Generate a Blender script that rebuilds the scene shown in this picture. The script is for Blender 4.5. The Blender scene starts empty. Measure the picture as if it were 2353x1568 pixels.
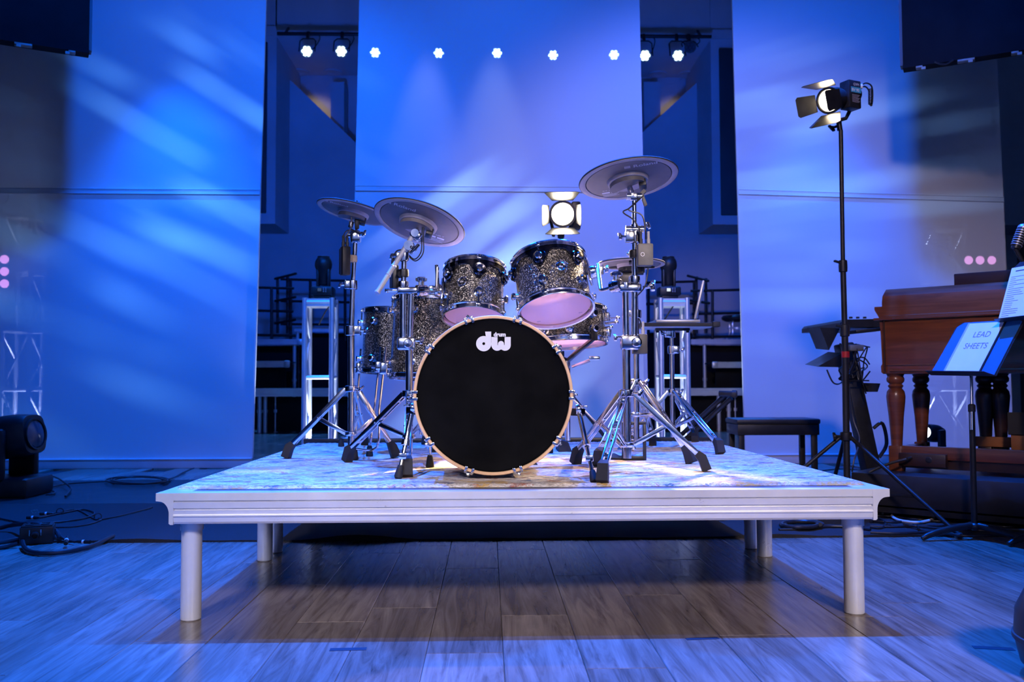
import bpy, bmesh, math, random
from mathutils import Vector, Matrix, noise
random.seed(7)
sc = bpy.context.scene
COL = sc.collection
V = Vector
# ------------------------------------------------------------------ camera
F = 2087.2
CAM = V((-.1264, -3.0416, .7997))
YAW, PITCH, ROLL = .0261, .0452, -.0030
FW = V((math.sin(YAW)*math.cos(PITCH), math.cos(YAW)*math.cos(PITCH), math.sin(PITCH)))
_r = V((math.cos(YAW), -math.sin(YAW), 0)); _u = _r.cross(FW)
RT = math.cos(ROLL)*_r + math.sin(ROLL)*_u
UP = -math.sin(ROLL)*_r + math.cos(ROLL)*_u
cam = bpy.data.cameras.new('camera'); camo = bpy.data.objects.new('camera', cam); COL.objects.link(camo)
m = Matrix.Identity(4)
for i in range(3):
    m[i][0], m[i][1], m[i][2], m[i][3] = RT[i], UP[i], -FW[i], CAM[i]
camo.matrix_world = m
cam.sensor_width = 36; cam.lens = 36*F/2353; cam.clip_start = .05; cam.clip_end = 200
cam.dof.use_dof = True; cam.dof.focus_distance = 3.5; cam.dof.aperture_fstop = 4.5
sc.camera = camo
vs = sc.view_settings
vs.view_transform = 'Standard'; vs.look = 'None'; vs.gamma = 1; vs.use_curve_mapping = False; vs.exposure = .08
sc.cycles.use_denoising = True
sc.cycles.use_adaptive_sampling = True; sc.cycles.adaptive_threshold = .08; sc.cycles.adaptive_min_samples = 12; sc.cycles.diffuse_bounces = 2; sc.cycles.glossy_bounces = 3; sc.cycles.transmission_bounces = 2
sc.cycles.max_bounces = 5; sc.cycles.transparent_max_bounces = 6
sc.cycles.sample_clamp_indirect = 6
# ------------------------------------------------------------------ world: a dark hall
w = bpy.data.worlds.new('hall'); sc.world = w; w.use_nodes = True
w.node_tree.nodes['Background'].inputs[0].default_value = (.05, .16, 1, 1)
w.node_tree.nodes['Background'].inputs[1].default_value = .05

# ------------------------------------------------------------------ lights
def ray(px, py):
    return FW + RT*((px-1176.5)/F) + UP*((784-py)/F)
def P(px, py, Y):                       # point seen at a pixel on the plane y = Y
    d = ray(px, py); return CAM + d*((Y-CAM.y)/d.y)
def G(px, py, z=0.0):                   # point seen at a pixel on the plane z
    d = ray(px, py); return CAM + d*((z-CAM.z)/d.z)
def S(Y): return F/(Y-CAM.y)            # pixels per metre at depth Y

def spot(name, loc, target, energy, col, deg=60, blend=.5, size=.08, gobo=None, roll=0):
    l = bpy.data.lights.new(name, 'SPOT'); o = bpy.data.objects.new(name, l); COL.objects.link(o)
    o.location = loc
    q = (V(target)-V(loc)).to_track_quat('-Z', 'Y')
    o.rotation_euler = (q.to_matrix() @ Matrix.Rotation(roll, 3, 'Z')).to_euler()
    l.energy = energy; l.color = col; l.spot_size = math.radians(deg); l.spot_blend = blend; l.shadow_soft_size = size
    if gobo:
        l.use_nodes = True; nt = l.node_tree; n = nt.nodes; k = nt.links
        em = n['Emission']; tc = n.new('ShaderNodeTexCoord'); mp = n.new('ShaderNodeMapping'); mp.inputs['Scale'].default_value = gobo[0]
        mp.inputs['Location'].default_value = gobo[1]
        ns = n.new('ShaderNodeTexNoise'); ns.inputs['Scale'].default_value = 1; ns.inputs['Detail'].default_value = 1.5
        cr = n.new('ShaderNodeMapRange'); cr.interpolation_type = 'SMOOTHSTEP'
        cr.inputs[1].default_value = gobo[2]; cr.inputs[2].default_value = gobo[3]
        k.new(tc.outputs['Normal'], mp.inputs[0]); k.new(mp.outputs[0], ns.inputs['Vector'])
        k.new(ns.outputs[0], cr.inputs[0]); k.new(cr.outputs[0], em.inputs['Strength'])
    return o
BLUE = (.002, .125, 1.0); SKY = (.03, .3, 1); LAV = (.55, .58, 1.0); WHITE = (1, .93, .9); WARM = (1, .72, .45)
# overhead lighting truss in front of the scrims (blue washes)
spot('truss_wash_light', (-2.1, 2.0, 4.7), (-3.2, 5.6, 2.1), 620, BLUE, 95, .6, .10)
spot('truss_wash_light', (2.1, 2.0, 4.7), (3.2, 5.6, 1.9), 640, BLUE, 95, .6, .10)
spot('truss_wash_light', (0, 2.0, 4.7), (0, 5.4, 2.6), 480, BLUE, 95, .8, .10)
spot('truss_floor_light', (-1.7, 1.9, 4.8), (-2.2, -.4, 0), 2700, BLUE, 90, .7, .06)
spot('truss_floor_light', (1.7, 1.9, 4.8), (2.2, -.4, 0), 2700, BLUE, 90, .7, .06)
spot('truss_floor_light', (0, 1.9, 4.8), (0, -.95, 0), 1700, BLUE, 50, .6, .05)
spot('deck_fill_light', (-.5, 1.5, 4.9), (-.8, .9, .4), 900, BLUE, 46, .8, .06)  # blue fill added above the deck to brighten the left of the rug
for s_ in (-1, 1): spot('side_fill_light', (s_*3.1, 4.95, 4.9), (s_*3.1, 4.75, 0), 1500, BLUE, 64, .8, .06)  # added blue fills that lift the side floor in front of the scrims
# spots added to stand in for light streaks thrown back by the chrome
spot('streak_stand_in_light', (-.6, 2.2, 4.4), P(480, 420, 5.6), 2300, (.13, .45, 1), 50, 1, .10, ((2.6, 46, 0), (1.3, 4.1, 0), .55, .68), math.radians(-40))
spot('streak_stand_in_light', (-.3, 2.2, 4.4), P(1100, 700, 5.4), 2400, (.3, .55, 1), 38, 1, .10, ((2.2, 48, 0), (3.3, 2.6, 0), .53, .66), math.radians(32))
spot('streak_stand_in_light', (.6, 2.2, 4.4), P(1880, 460, 5.7), 1400, (.24, .5, 1), 46, 1, .10, ((2.0, 46, 0), (.3, 6.7, 0), .53, .67), math.radians(22))
# down-lights grazing the top of the centre scrim
for x_ in (985, 1140):
    q_ = P(x_, -60, 5.2); spot('truss_graze_light', (q_.x, 5.0, q_.z+.25), P(x_-10, 420, 5.4), 60, (.5, .62, 1), 26, .9, .05)
# front of house lamps, neutral: one on the right and centre panels, one on the drum platform
spot('front_of_house_light', (-1.2, -7.0, 5.2), (1.95, 5.0, 1.35), 1500, (1.0, .78, .86), 29, .5, .3)
spot('front_of_house_light', (1.8, -4.5, 3.0), (.45, .1, .42), 780, (1, .84, .84), 36, .7, .3)
spot('front_of_house_light', (-2.2, -4.5, 3.3), (-.75, .7, .45), 640, (.72, .72, 1), 26, .7, .3)  # extra fill lamp, added to lift the left half of the rug
# fill lights added on the hall's rear wall so the chrome reflects it
for s_ in (-1, 1): spot('rear_wall_fill', (s_*4.5, -8.5, 6.8), (s_*3.5, -13, 2.2), 1700, (.25, .4, 1), 95, .9, .4)
# ------------------------------------------------------------------ mesh helpers
class MB:
    def __init__(s, M=None): s.v = []; s.f = []; s.M = M or Matrix.Identity(4)
    def add(s, vs, fs):
        k = len(s.v); s.v += [s.M @ V(p) for p in vs]; s.f += [[i+k for i in f] for f in fs]; return s
    def box(s, c, d, R=None, ch=0):
        c = V(c); x, y, z = d[0]/2, d[1]/2, d[2]/2
        if ch:
            bm = bmesh.new(); bmesh.ops.create_cube(bm, size=1)
            for v in bm.verts: v.co = V((v.co.x*d[0], v.co.y*d[1], v.co.z*d[2]))
            bmesh.ops.bevel(bm, geom=bm.edges[:], offset=ch, segments=2, affect='EDGES', profile=.5)
            vs = [v.co.copy() for v in bm.verts]; fs = [[v.index for v in f.verts] for f in bm.faces]; bm.free()
        else:
            vs = [V((a*x, b*y, e*z)) for e in (-1, 1) for b in (-1, 1) for a in (-1, 1)]
            fs = [(0,2,3,1), (4,5,7,6), (0,1,5,4), (2,6,7,3), (0,4,6,2), (1,3,7,5)]
        if R: vs = [R @ v for v in vs]
        return s.add([v+c for v in vs], fs)
    def bar(s, p, q, w, h, up=(0,0,1), ch=0):
        p, q = V(p), V(q); z = (q-p); L = z.length; z.normalize(); u = V(up)
        if abs(z.dot(u)) > .98: u = V((1,0,0)) if abs(z.x) < .9 else V((0,1,0))
        x = u.cross(z).normalized(); y = z.cross(x)
        R = Matrix((x, y, z)).transposed()
        return s.box((p+q)/2, (w, h, L), R, ch)
    def tube(s, pts, r, n=10, caps=True, closed=False):
        pts = [V(p) for p in pts]; N = len(pts); vs = []; fs = []
        rs = r if isinstance(r, (list, tuple)) else [r]*N
        T = []
        for i in range(N):
            a = pts[(i-1) % N] if (closed or i > 0) else pts[i]; b = pts[(i+1) % N] if (closed or i < N-1) else pts[i]
            t = b-a; T.append(t.normalized() if t.length > 1e-9 else V((0,0,1)))
        u = T[0].orthogonal().normalized()
        for i in range(N):
            u = (u - T[i]*u.dot(T[i])); u = u.normalized() if u.length > 1e-6 else T[i].orthogonal().normalized()
            w_ = T[i].cross(u)
            for j in range(n):
                a = 2*math.pi*j/n; vs.append(pts[i] + rs[i]*(math.cos(a)*u + math.sin(a)*w_))
        for i in range(N if closed else N-1):
            a, b = i*n, ((i+1) % N)*n
            for j in range(n): fs.append((a+j, a+(j+1) % n, b+(j+1) % n, b+j))
        if caps and not closed: fs += [list(range(n))[::-1], [(N-1)*n+j for j in range(n)]]
        return s.add(vs, fs)
    def cyl(s, p, q, r, n=12, r2=None): return s.tube([p, q], [r, r if r2 is None else r2], n)
    def lathe(s, prof, n=32, o=(0,0,0), ax=(0,0,1), close=False, a0=0, a1=None):
        o = V(o); z = V(ax).normalized(); x = V((1,0,0)); x = x - z*x.dot(z)
        if x.length < .1: x = V((0,1,0)); x = x - z*x.dot(z)
        x.normalize(); y = z.cross(x); vs = []; fs = []; K = len(prof)
        part = a1 is not None; n2 = n+1 if part else n; da = ((a1-a0) if part else 2*math.pi)/n
        for j in range(n2):
            a = a0+da*j; d = math.cos(a)*x+math.sin(a)*y
            vs += [o + d*r + z*h for r, h in prof]
        for j in range(n):
            a, b = j*K, ((j+1) % n2)*K
            for i in range(K if close else K-1):
                i2 = (i+1) % K; q = [a+i, b+i, b+i2, a+i2]
                if prof[i][0] == 0: q = [a+i, b+i2, a+i2]
                elif prof[i2][0] == 0: q = [a+i, b+i, a+i2]
                fs.append(q)
        return s.add(vs, fs)
    def disc(s, c, r, ax, n=32, r0=0):
        return s.lathe([(r0, 0), (r, 0)], n, c, ax)
    def prism(s, poly, o, ux, uy, th):
        o, ux, uy = V(o), V(ux), V(uy); nz = ux.cross(uy).normalized()*th; n = len(poly)
        a = [o+ux*x+uy*y for x, y in poly]; b = [p+nz for p in a]
        fs = [list(range(n))[::-1], list(range(n, 2*n))] + [(i, (i+1) % n, n+(i+1) % n, n+i) for i in range(n)]
        return s.add(a+b, fs)
    def flat(s, poly, o, ux, uy):
        o, ux, uy = V(o), V(ux), V(uy); return s.add([o+ux*x+uy*y for x, y in poly], [list(range(len(poly)))])
    def sphere(s, c, r, n=14, sc_=(1,1,1)):
        k = max(6, n//2); prof = [(r*math.sin(math.pi*i/k) if 0 < i < k else 0, -r*math.cos(math.pi*i/k)) for i in range(k+1)]
        t = MB(); t.lathe(prof, n); return s.add([V((p.x*sc_[0], p.y*sc_[1], p.z*sc_[2]))+V(c) for p in t.v], t.f)
    def text(s, string, size, o, ux, uy, align='CENTER', bold=0):
        cu = bpy.data.curves.new('t', 'FONT'); cu.body = string; cu.size = size; cu.align_x = align; cu.offset = bold; cu.resolution_u = 3
        ob = bpy.data.objects.new('t', cu); COL.objects.link(ob)
        me = ob.evaluated_get(bpy.context.evaluated_depsgraph_get()).to_mesh()
        vs = [V(o)+V(ux)*v.co.x+V(uy)*v.co.y for v in me.vertices]; fs = [list(p.vertices) for p in me.polygons]
        s.add(vs, fs); bpy.data.objects.remove(ob); bpy.data.curves.remove(cu); return s
    def build(s, name, mat, parent=None, sharp=40, kind=None, label=None):
        me = bpy.data.meshes.new(name)
        if parent is None:
            xs = [p.x for p in s.v]; ys = [p.y for p in s.v]; zs = [p.z for p in s.v]
            off = V(((min(xs)+max(xs))/2, (min(ys)+max(ys))/2, min(zs)))
        else: off = WORLD[parent.name]
        me.from_pydata([p-off for p in s.v], [], s.f)
        bm = bmesh.new(); bm.from_mesh(me)
        bmesh.ops.recalc_face_normals(bm, faces=bm.faces[:])
        lim = math.radians(sharp)
        for e in bm.edges: e.smooth = not (len(e.link_faces) == 2 and e.calc_face_angle(0) > lim)
        for f in bm.faces: f.smooth = True
        bm.to_mesh(me); bm.free()
        me.materials.append(M[mat] if isinstance(mat, str) else mat)
        o = bpy.data.objects.new(name, me); COL.objects.link(o)
        if parent is None: o.location = off
        else: o.parent = parent
        WORLD[o.name] = off
        if kind: o['kind'] = kind
        if label: o['label'] = label
        return o
WORLD = {}
def tag(o, label, cat=None, group=None, kind=None):
    o['label'] = label
    if cat: o['category'] = cat
    if group: o['group'] = group
    if kind: o['kind'] = kind
    return o
def thing(name, label, cat, loc, group=None):
    o = bpy.data.objects.new(name, None); COL.objects.link(o); o.location = loc; o.empty_display_size = .1
    WORLD[o.name] = V(loc); return tag(o, label, cat, group)
def crom(pts, k=6):
    pts = [V(p) for p in pts]; out = []
    for i in range(len(pts)-1):
        a = pts[max(0, i-1)]; b = pts[i]; c = pts[i+1]; d = pts[min(len(pts)-1, i+2)]
        for j in range(k):
            t = j/k; out.append(.5*((2*b)+(c-a)*t+(2*a-5*b+4*c-d)*t*t+(3*b-3*c+d-a)*t**3))
    return out+[pts[-1]]
def frame(o, x, y, z):
    m = Matrix.Identity(4)
    for i in range(3): m[i][0], m[i][1], m[i][2], m[i][3] = x[i], y[i], z[i], o[i]
    return m
def view_axis(px, py, tilt_deg, ratio):
    """unit axis of a disc seen from below: tilt of its long axis in the picture (down to the right positive) and minor/major ratio"""
    d = ray(px, py).normalized(); r = RT-d*RT.dot(d); r.normalize(); u = r.cross(d)
    t = math.radians(tilt_deg); mi = r*math.sin(t)+u*math.cos(t)
    return (mi*math.sqrt(1-ratio*ratio)+d*ratio).normalized()
def axis_frame(o, n, front=None):
    """frame at o with z = n and -y turned towards the camera"""
    f = (CAM-V(o)) if front is None else V(front); f = f-n*f.dot(n); f.normalize(); y = -f
    return frame(o, y.cross(n), y, n)
# ------------------------------------------------------------------ materials
M = {}
def mat(name, col, rough=.5, metal=0, **kw):
    m_ = bpy.data.materials.new(name); m_.use_nodes = True; b = m_.node_tree.nodes['Principled BSDF']
    b.inputs['Base Color'].default_value = (*col, 1); b.inputs['Roughness'].default_value = rough; b.inputs['Metallic'].default_value = metal
    for k_, v_ in kw.items(): b.inputs[k_.replace('_', ' ')].default_value = v_
    M[name] = m_; return m_
def nodes(m_): return m_.node_tree.nodes, m_.node_tree.links, m_.node_tree.nodes['Principled BSDF']
def mapping(n, k, scale, coord='Object', rot=(0,0,0)):
    tc = n.new('ShaderNodeTexCoord'); mp = n.new('ShaderNodeMapping'); mp.inputs['Scale'].default_value = scale; mp.inputs['Rotation'].default_value = rot
    k.new(tc.outputs[coord], mp.inputs[0]); return mp.outputs[0]
def noise_tex(n, k, vec, scale=1, detail=4, rough=.5, dist=0):
    t = n.new('ShaderNodeTexNoise'); t.inputs['Scale'].default_value = scale; t.inputs['Detail'].default_value = detail
    t.inputs['Roughness'].default_value = rough; t.inputs['Distortion'].default_value = dist; k.new(vec, t.inputs['Vector']); return t
def ramp(n, k, fac, stops):
    r = n.new('ShaderNodeValToRGB'); e = r.color_ramp.elements
    while len(e) > 1: e.remove(e[-1])
    e[0].position = stops[0][0]; e[0].color = (*stops[0][1], 1)
    for p, c in stops[1:]:
        x = e.new(p); x.color = (*c, 1)
    k.new(fac, r.inputs[0]); return r.outputs[0]
def bump(n, k, b, h, strength=.3, dist=.01):
    bp = n.new('ShaderNodeBump'); bp.inputs['Strength'].default_value = strength; bp.inputs['Distance'].default_value = dist
    k.new(h, bp.inputs['Height']); k.new(bp.outputs[0], b.inputs['Normal'])
def wear(name, col, rough, metal=0, amt=.25, scale=14, **kw):
    m_ = mat(name, col, rough, metal, **kw); n, k, b = nodes(m_)
    t = noise_tex(n, k, mapping(n, k, (1,1,1)), scale, 5, .6)
    c2 = tuple(min(1, c*(1+amt)+.004) for c in col); c1 = tuple(c*(1-amt) for c in col)
    k.new(ramp(n, k, t.outputs[0], [(.3, c1), (.7, c2)]), b.inputs['Base Color'])
    mr = n.new('ShaderNodeMapRange'); mr.inputs[3].default_value = max(.02, rough-.08); mr.inputs[4].default_value = min(1, rough+.1)
    k.new(t.outputs[0], mr.inputs[0]); k.new(mr.outputs[0], b.inputs['Roughness']); return m_
wear('chrome', (.9, .9, .93), .13, 1, .04, 30)
wear('black_chrome', (.13, .13, .15), .14, 1, .1, 30)
wear('aluminium', (.9, .9, .92), .3, .35, .05, 9)
wear('truss_metal', (.8, .8, .83), .38, .7, .06, 9)
wear('black_plastic', (.012, .012, .014), .42)
wear('black_rubber', (.013, .013, .015), .7)
wear('black_metal', (.02, .02, .022), .38, .3)
wear('grey_plastic', (.13, .125, .11), .5)
wear('beige_plastic', (.45, .34, .22), .5)
wear('cable', (.014, .015, .02), .4)
wear('white_cable', (.7, .66, .6), .45)
wear('red_rubber', (.5, .012, .012), .45)
wear('maple', (.8, .5, .26), .4, 0, .18, 6)
wear('black_head', (.0022, .0022, .0026), .7, 0, .15, 6, Specular_IOR_Level=.04)
wear('cymbal_rubber', (.14, .125, .13), .5, 0, .12, 20)
wear('cymbal_rim', (.36, .32, .33), .55, 0, .1, 20)
wear('cymbal_cup', (.34, .30, .32), .5, 0, .12, 20)
wear('white_print', (.75, .75, .78), .5, 0, .04)
wear('grey_print', (.6, .57, .6), .5, 0, .05)
wear('grey_ink', (.16, .17, .25), .6, 0, .05)
wear('ink', (.05, .05, .09), .6, 0, .05)
wear('cyan_print', (.05, .35, .55), .5, 0, .05)
wear('paper', (.8, .8, .82), .6, 0, .04, 4, Specular_IOR_Level=.2)
wear('folder', (.02, .16, .5), .35, 0, .06, 3)
wear('desk_metal', (.03, .035, .05), .4, .3)
wear('wall_paint', (.55, .56, .6), .8, 0, .06, 1.2)
wear('wall_dark', (.05, .052, .06), .7, 0, .1, 2)
wear('screen_black', (.0035, .004, .006), .8, 0, .2, 3, Specular_IOR_Level=.08)
wear('skirt_cloth', (.006, .006, .008), .9, 0, .3, 5)
wear('rail_black', (.012, .012, .014), .45, .2)
wear('wood_orange', (.36, .13, .04), .5, 0, .2, 7)
wear('laptop_grey', (.45, .45, .47), .4, .6, .05)
wear('vinyl', (.018, .018, .021), .45, 0, .25, 5)
wear('tape', (.01, .012, .03), .6)
# lamps
def emit(name, col, strength):
    m_ = mat(name, (0, 0, 0), .3); n, k, b = nodes(m_); b.inputs['Emission Color'].default_value = (*col, 1); b.inputs['Emission Strength'].default_value = strength
emit('lamp_warm', (1, .8, .55), 40); emit('lamp_warm_back', (1, .86, .66), 60); emit('led_blue', (.35, .65, 1), 60); emit('led_pink', (.85, .35, .8), 8); emit('head_beam', (.85, .95, 1), 9)
emit('display_white', (.8, .9, 1), 1.0); emit('display_dim', (.2, .4, .9), .15)
# lens glass of lamps that are off
wear('lens', (.05, .06, .09), .08, 0, .1, 8)
# sparkle drum wrap
m_ = mat('sparkle', (.02, .02, .02), .35, .3, Coat_Weight=.8, Coat_Roughness=.05); n, k, b = nodes(m_)
vo = n.new('ShaderNodeTexVoronoi'); vo.inputs['Scale'].default_value = 400; k.new(mapping(n, k, (1,1,1)), vo.inputs['Vector'])
sp = n.new('ShaderNodeSeparateColor'); k.new(vo.outputs['Color'], sp.inputs[0])
k.new(ramp(n, k, sp.outputs[0], [(0, (.006, .006, .007)), (.70, (.02, .018, .016)), (.80, (.16, .14, .1)), (.92, (.5, .45, .34)), (1, (.9, .85, .72))]), b.inputs['Base Color'])
k.new(ramp(n, k, sp.outputs[0], [(.6, (.1,)*3), (.75, (.45,)*3)]), b.inputs['Metallic'])
ge = n.new('ShaderNodeNewGeometry'); vm = n.new('ShaderNodeVectorMath'); vm.operation = 'SUBTRACT'; k.new(vo.outputs['Color'], vm.inputs[0]); vm.inputs[1].default_value = (.5, .5, .5)
sm = n.new('ShaderNodeVectorMath'); sm.operation = 'SCALE'; sm.inputs['Scale'].default_value = .55; k.new(vm.outputs[0], sm.inputs[0])
ad = n.new('ShaderNodeVectorMath'); k.new(ge.outputs['Normal'], ad.inputs[0]); k.new(sm.outputs[0], ad.inputs[1])
nm = n.new('ShaderNodeVectorMath'); nm.operation = 'NORMALIZE'; k.new(ad.outputs[0], nm.inputs[0]); k.new(nm.outputs[0], b.inputs['Normal'])
# translucent drum film
def film(name, col, transp, transl, rough=.15):
    m_ = mat(name, col, rough); n, k, b = nodes(m_); out = n['Material Output']
    tl = n.new('ShaderNodeBsdfTranslucent'); tl.inputs[0].default_value = (*col, 1); tp = n.new('ShaderNodeBsdfTransparent')
    tp.inputs[0].default_value = (min(1, col[0]*1.2+.1), min(1, col[1]*1.2+.1), min(1, col[2]*1.2+.1), 1)
    a = n.new('ShaderNodeMixShader'); a.inputs[0].default_value = transl; c = n.new('ShaderNodeMixShader'); c.inputs[0].default_value = transp
    k.new(b.outputs[0], a.inputs[1]); k.new(tl.outputs[0], a.inputs[2]); k.new(a.outputs[0], c.inputs[1]); k.new(tp.outputs[0], c.inputs[2]); k.new(c.outputs[0], out.inputs[0]); return m_
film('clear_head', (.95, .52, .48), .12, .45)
film('coated_head', (.85, .8, .76), .12, .5)
m_ = film('scrim', (.66, .67, .72), .09, .18, .55); n, k, b = nodes(m_)       # stretched projection fabric, woven in fine horizontal threads
t = noise_tex(n, k, mapping(n, k, (1.2, 1, 90)), 1, 3, .6); bump(n, k, b, t.outputs[0], .12, .004)
film('plastic_sleeve', (.75, .78, .85), .45, .1, .12)
# wood for the organ
def wood(name, c1, c2, rough, sc_=(2, 2, 26), coat=.3):
    m_ = mat(name, c1, rough, 0, Coat_Weight=coat, Coat_Roughness=.15); n, k, b = nodes(m_)
    t = noise_tex(n, k, mapping(n, k, sc_), 1, 6, .65, 1.2); k.new(ramp(n, k, t.outputs[0], [(.3, c1), (.7, c2)]), b.inputs['Base Color']); bump(n, k, b, t.outputs[0], .05, .002)
wood('organ_wood', (.10, .026, .010), (.22, .062, .022), .34)
wood('organ_dark', (.022, .008, .005), (.045, .016, .009), .38)
# oak planks
m_ = mat('oak', (.2, .16, .13), .26, 0); n, k, b = nodes(m_)
oi = n.new('ShaderNodeObjectInfo'); tc = n.new('ShaderNodeTexCoord'); of = n.new('ShaderNodeVectorMath'); of.operation = 'SCALE'; of.inputs['Scale'].default_value = 37
cb = n.new('ShaderNodeCombineXYZ')
for i in range(3): k.new(oi.outputs['Random'], cb.inputs[i])
k.new(cb.outputs[0], of.inputs[0]); ad = n.new('ShaderNodeVectorMath'); k.new(tc.outputs['Object'], ad.inputs[0]); k.new(of.outputs[0], ad.inputs[1])
mp = n.new('ShaderNodeMapping'); mp.inputs['Scale'].default_value = (22, 1.6, 22); k.new(ad.outputs[0], mp.inputs[0])
t = noise_tex(n, k, mp.outputs[0], 1, 7, .62, 1.6)
mp2 = n.new('ShaderNodeMapping'); mp2.inputs['Scale'].default_value = (5, .9, 5); k.new(ad.outputs[0], mp2.inputs[0]); t2 = noise_tex(n, k, mp2.outputs[0], 1, 3, .5, .8)
c1 = ramp(n, k, t.outputs[0], [(.28, (.13, .10, .08)), (.5, (.27, .22, .18)), (.72, (.38, .32, .27))])
c2 = ramp(n, k, t2.outputs[0], [(.3, (.62, .6, .58)), (.7, (1.1, 1.1, 1.1))])
mx = n.new('ShaderNodeMix'); mx.data_type = 'RGBA'; mx.blend_type = 'MULTIPLY'; mx.inputs[0].default_value = 1; k.new(c1, mx.inputs[6]); k.new(c2, mx.inputs[7])
rv = ramp(n, k, oi.outputs['Random'], [(0, (.82, .82, .82)), (1, (1.1, 1.1, 1.1))])
mx2 = n.new('ShaderNodeMix'); mx2.data_type = 'RGBA'; mx2.blend_type = 'MULTIPLY'; mx2.inputs[0].default_value = 1; k.new(mx.outputs[2], mx2.inputs[6]); k.new(rv, mx2.inputs[7])
k.new(mx2.outputs[2], b.inputs['Base Color']); bump(n, k, b, t.outputs[0], .07, .003)
# black carpet
m_ = mat('carpet', (.016, .016, .018), .95, 0); n, k, b = nodes(m_); t = noise_tex(n, k, mapping(n, k, (1,1,1)), 260, 3); k.new(ramp(n, k, t.outputs[0], [(.3, (.008, .008, .009)), (.75, (.04, .04, .045))]), b.inputs['Base Color']); bump(n, k, b, t.outputs[0], .6, .004)
# distressed multi-colour rug
m_ = mat('rug', (.5, .45, .4), .95, 0, Specular_IOR_Level=.1); n, k, b = nodes(m_); ob = mapping(n, k, (1,1,1))
big = noise_tex(n, k, mapping(n, k, (3.2, 5.5, 3)), 1, 5, .65, .6); yarn = noise_tex(n, k, mapping(n, k, (55, 105, 60)), 1, 3, .7); med = noise_tex(n, k, mapping(n, k, (9, 14, 9)), 1, 5, .7, .4)
med2 = noise_tex(n, k, mapping(n, k, (11, 13, 5), rot=(0, 0, .5)), 1, 5, .7, .4)
base = ramp(n, k, yarn.outputs[0], [(.33, (.36, .31, .25)), (.48, (.66, .6, .52)), (.66, (.9, .85, .77))])
def layer(base, fac, lo, hi, col):
    mr = n.new('ShaderNodeMapRange'); mr.inputs[1].default_value = lo; mr.inputs[2].default_value = hi; k.new(fac, mr.inputs[0])
    mu = n.new('ShaderNodeMath'); mu.operation = 'MULTIPLY'; k.new(mr.outputs[0], mu.inputs[0])
    yr = n.new('ShaderNodeMapRange'); yr.inputs[1].default_value = .35; yr.inputs[2].default_value = .55; k.new(yarn.outputs[0], yr.inputs[0]); k.new(yr.outputs[0], mu.inputs[1])
    x = n.new('ShaderNodeMix'); x.data_type = 'RGBA'; k.new(mu.outputs[0], x.inputs[0]); k.new(base, x.inputs[6]); x.inputs[7].default_value = (*col, 1); return x.outputs[2]
c = layer(base, med.outputs[0], .53, .60, (.09, .15, .28)); c = layer(c, med2.outputs[0], .54, .62, (.52, .18, .09)); c = layer(c, big.outputs[0], .54, .63, (.64, .4, .12)); c = layer(c, med.outputs[0], .37, .30, (.05, .13, .16))
k.new(c, b.inputs['Base Color']); bump(n, k, b, yarn.outputs[0], 1, .008)
# ================================================================== the hall
# ---- floor: oak planks laid front to back on a dark subfloor
b_ = MB(); b_.box((0, 1.7, -.045), (24, 30, .05)); floor = b_.build('floor', 'wall_dark', None); tag(floor, 'oak plank stage floor running from the front to the back wall', None, None, 'structure')
PW, PL = .228, 1.22
def plank_mesh(L):
    t = MB(); c = .002; x, y = PW/2-.0006, L/2-.0006
    vs = [(-x, -y, -.018), (x, -y, -.018), (x, y, -.018), (-x, y, -.018), (-x, -y, -c), (x, -y, -c), (x, y, -c), (-x, y, -c), (-x+c, -y+c, 0), (x-c, -y+c, 0), (x-c, y-c, 0), (-x+c, y-c, 0)]
    fs = [(4, 5, 9, 8), (5, 6, 10, 9), (6, 7, 11, 10), (7, 4, 8, 11), (8, 9, 10, 11), (0, 1, 5, 4), (1, 2, 6, 5), (2, 3, 7, 6), (3, 0, 4, 7)]
    me = bpy.data.meshes.new('plank'); me.from_pydata(vs, [], fs); me.materials.append(M['oak']); return me
pm = plank_mesh(PL); offs = [0, .52, .23, .78, .41, .95, .1, .65]; np_ = 0
for i in range(-22, 23):
    x = i*PW+.03
    o_ = offs[i % 8]*PL
    for j in range(-3, 8):
        y = j*PL+o_-.5
        if y > 5.6 or y < -1.75: continue
        if abs(x-.05) > .66*(y+.61+3.04)+.25: continue
        ob = bpy.data.objects.new('plank', pm); COL.objects.link(ob); ob.parent = floor
        ob.location = V((x, y, 0))-WORLD[floor.name]; np_ += 1
b_ = MB()
for x in range(-34, 35): b_.box((x*PW+.03, 11.2, -.01), (PW-.003, 10.4, .02))
fl = b_.build('far_planks', 'oak', floor); fl['kind'] = 'stuff'
# ---- black carpet and vinyl mat across the stage
def sheet(name, matn, x0, x1, y0, y1, h, wav=0, nx=90, ny=14):
    t = MB(); vs = []; fs = []
    for j in range(ny+1):
        for i in range(nx+1):
            x = x0+(x1-x0)*i/nx; v_ = j/ny; y = y0+(y1-y0)*v_; z = h
            if wav:
                e = math.exp(-v_*9); z += max(0, noise.noise(V((x*1.9, 3, 1))))*wav*e*2+.002*noise.noise(V((x*5, y*5, 0)))+.003; y += e*.03*noise.noise(V((x*1.5, 7, 0)))
            vs.append((x, y, z))
    k_ = len(vs); vs += [(p[0], p[1], .0005) for p in vs]
    for j in range(ny):
        for i in range(nx):
            a = j*(nx+1)+i; fs.append((a, a+1, a+nx+2, a+nx+1))
    for i in range(nx): fs.append((i, k_+i, k_+i+1, i+1))
    for j in range(ny): a = j*(nx+1); fs += [(a, a+nx+1, k_+a+nx+1, k_+a), (a+nx, k_+a+nx, k_+a+2*nx+1, a+2*nx+1)]
    t.add(vs, fs); return t.build(name, matn, None, 60)
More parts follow.
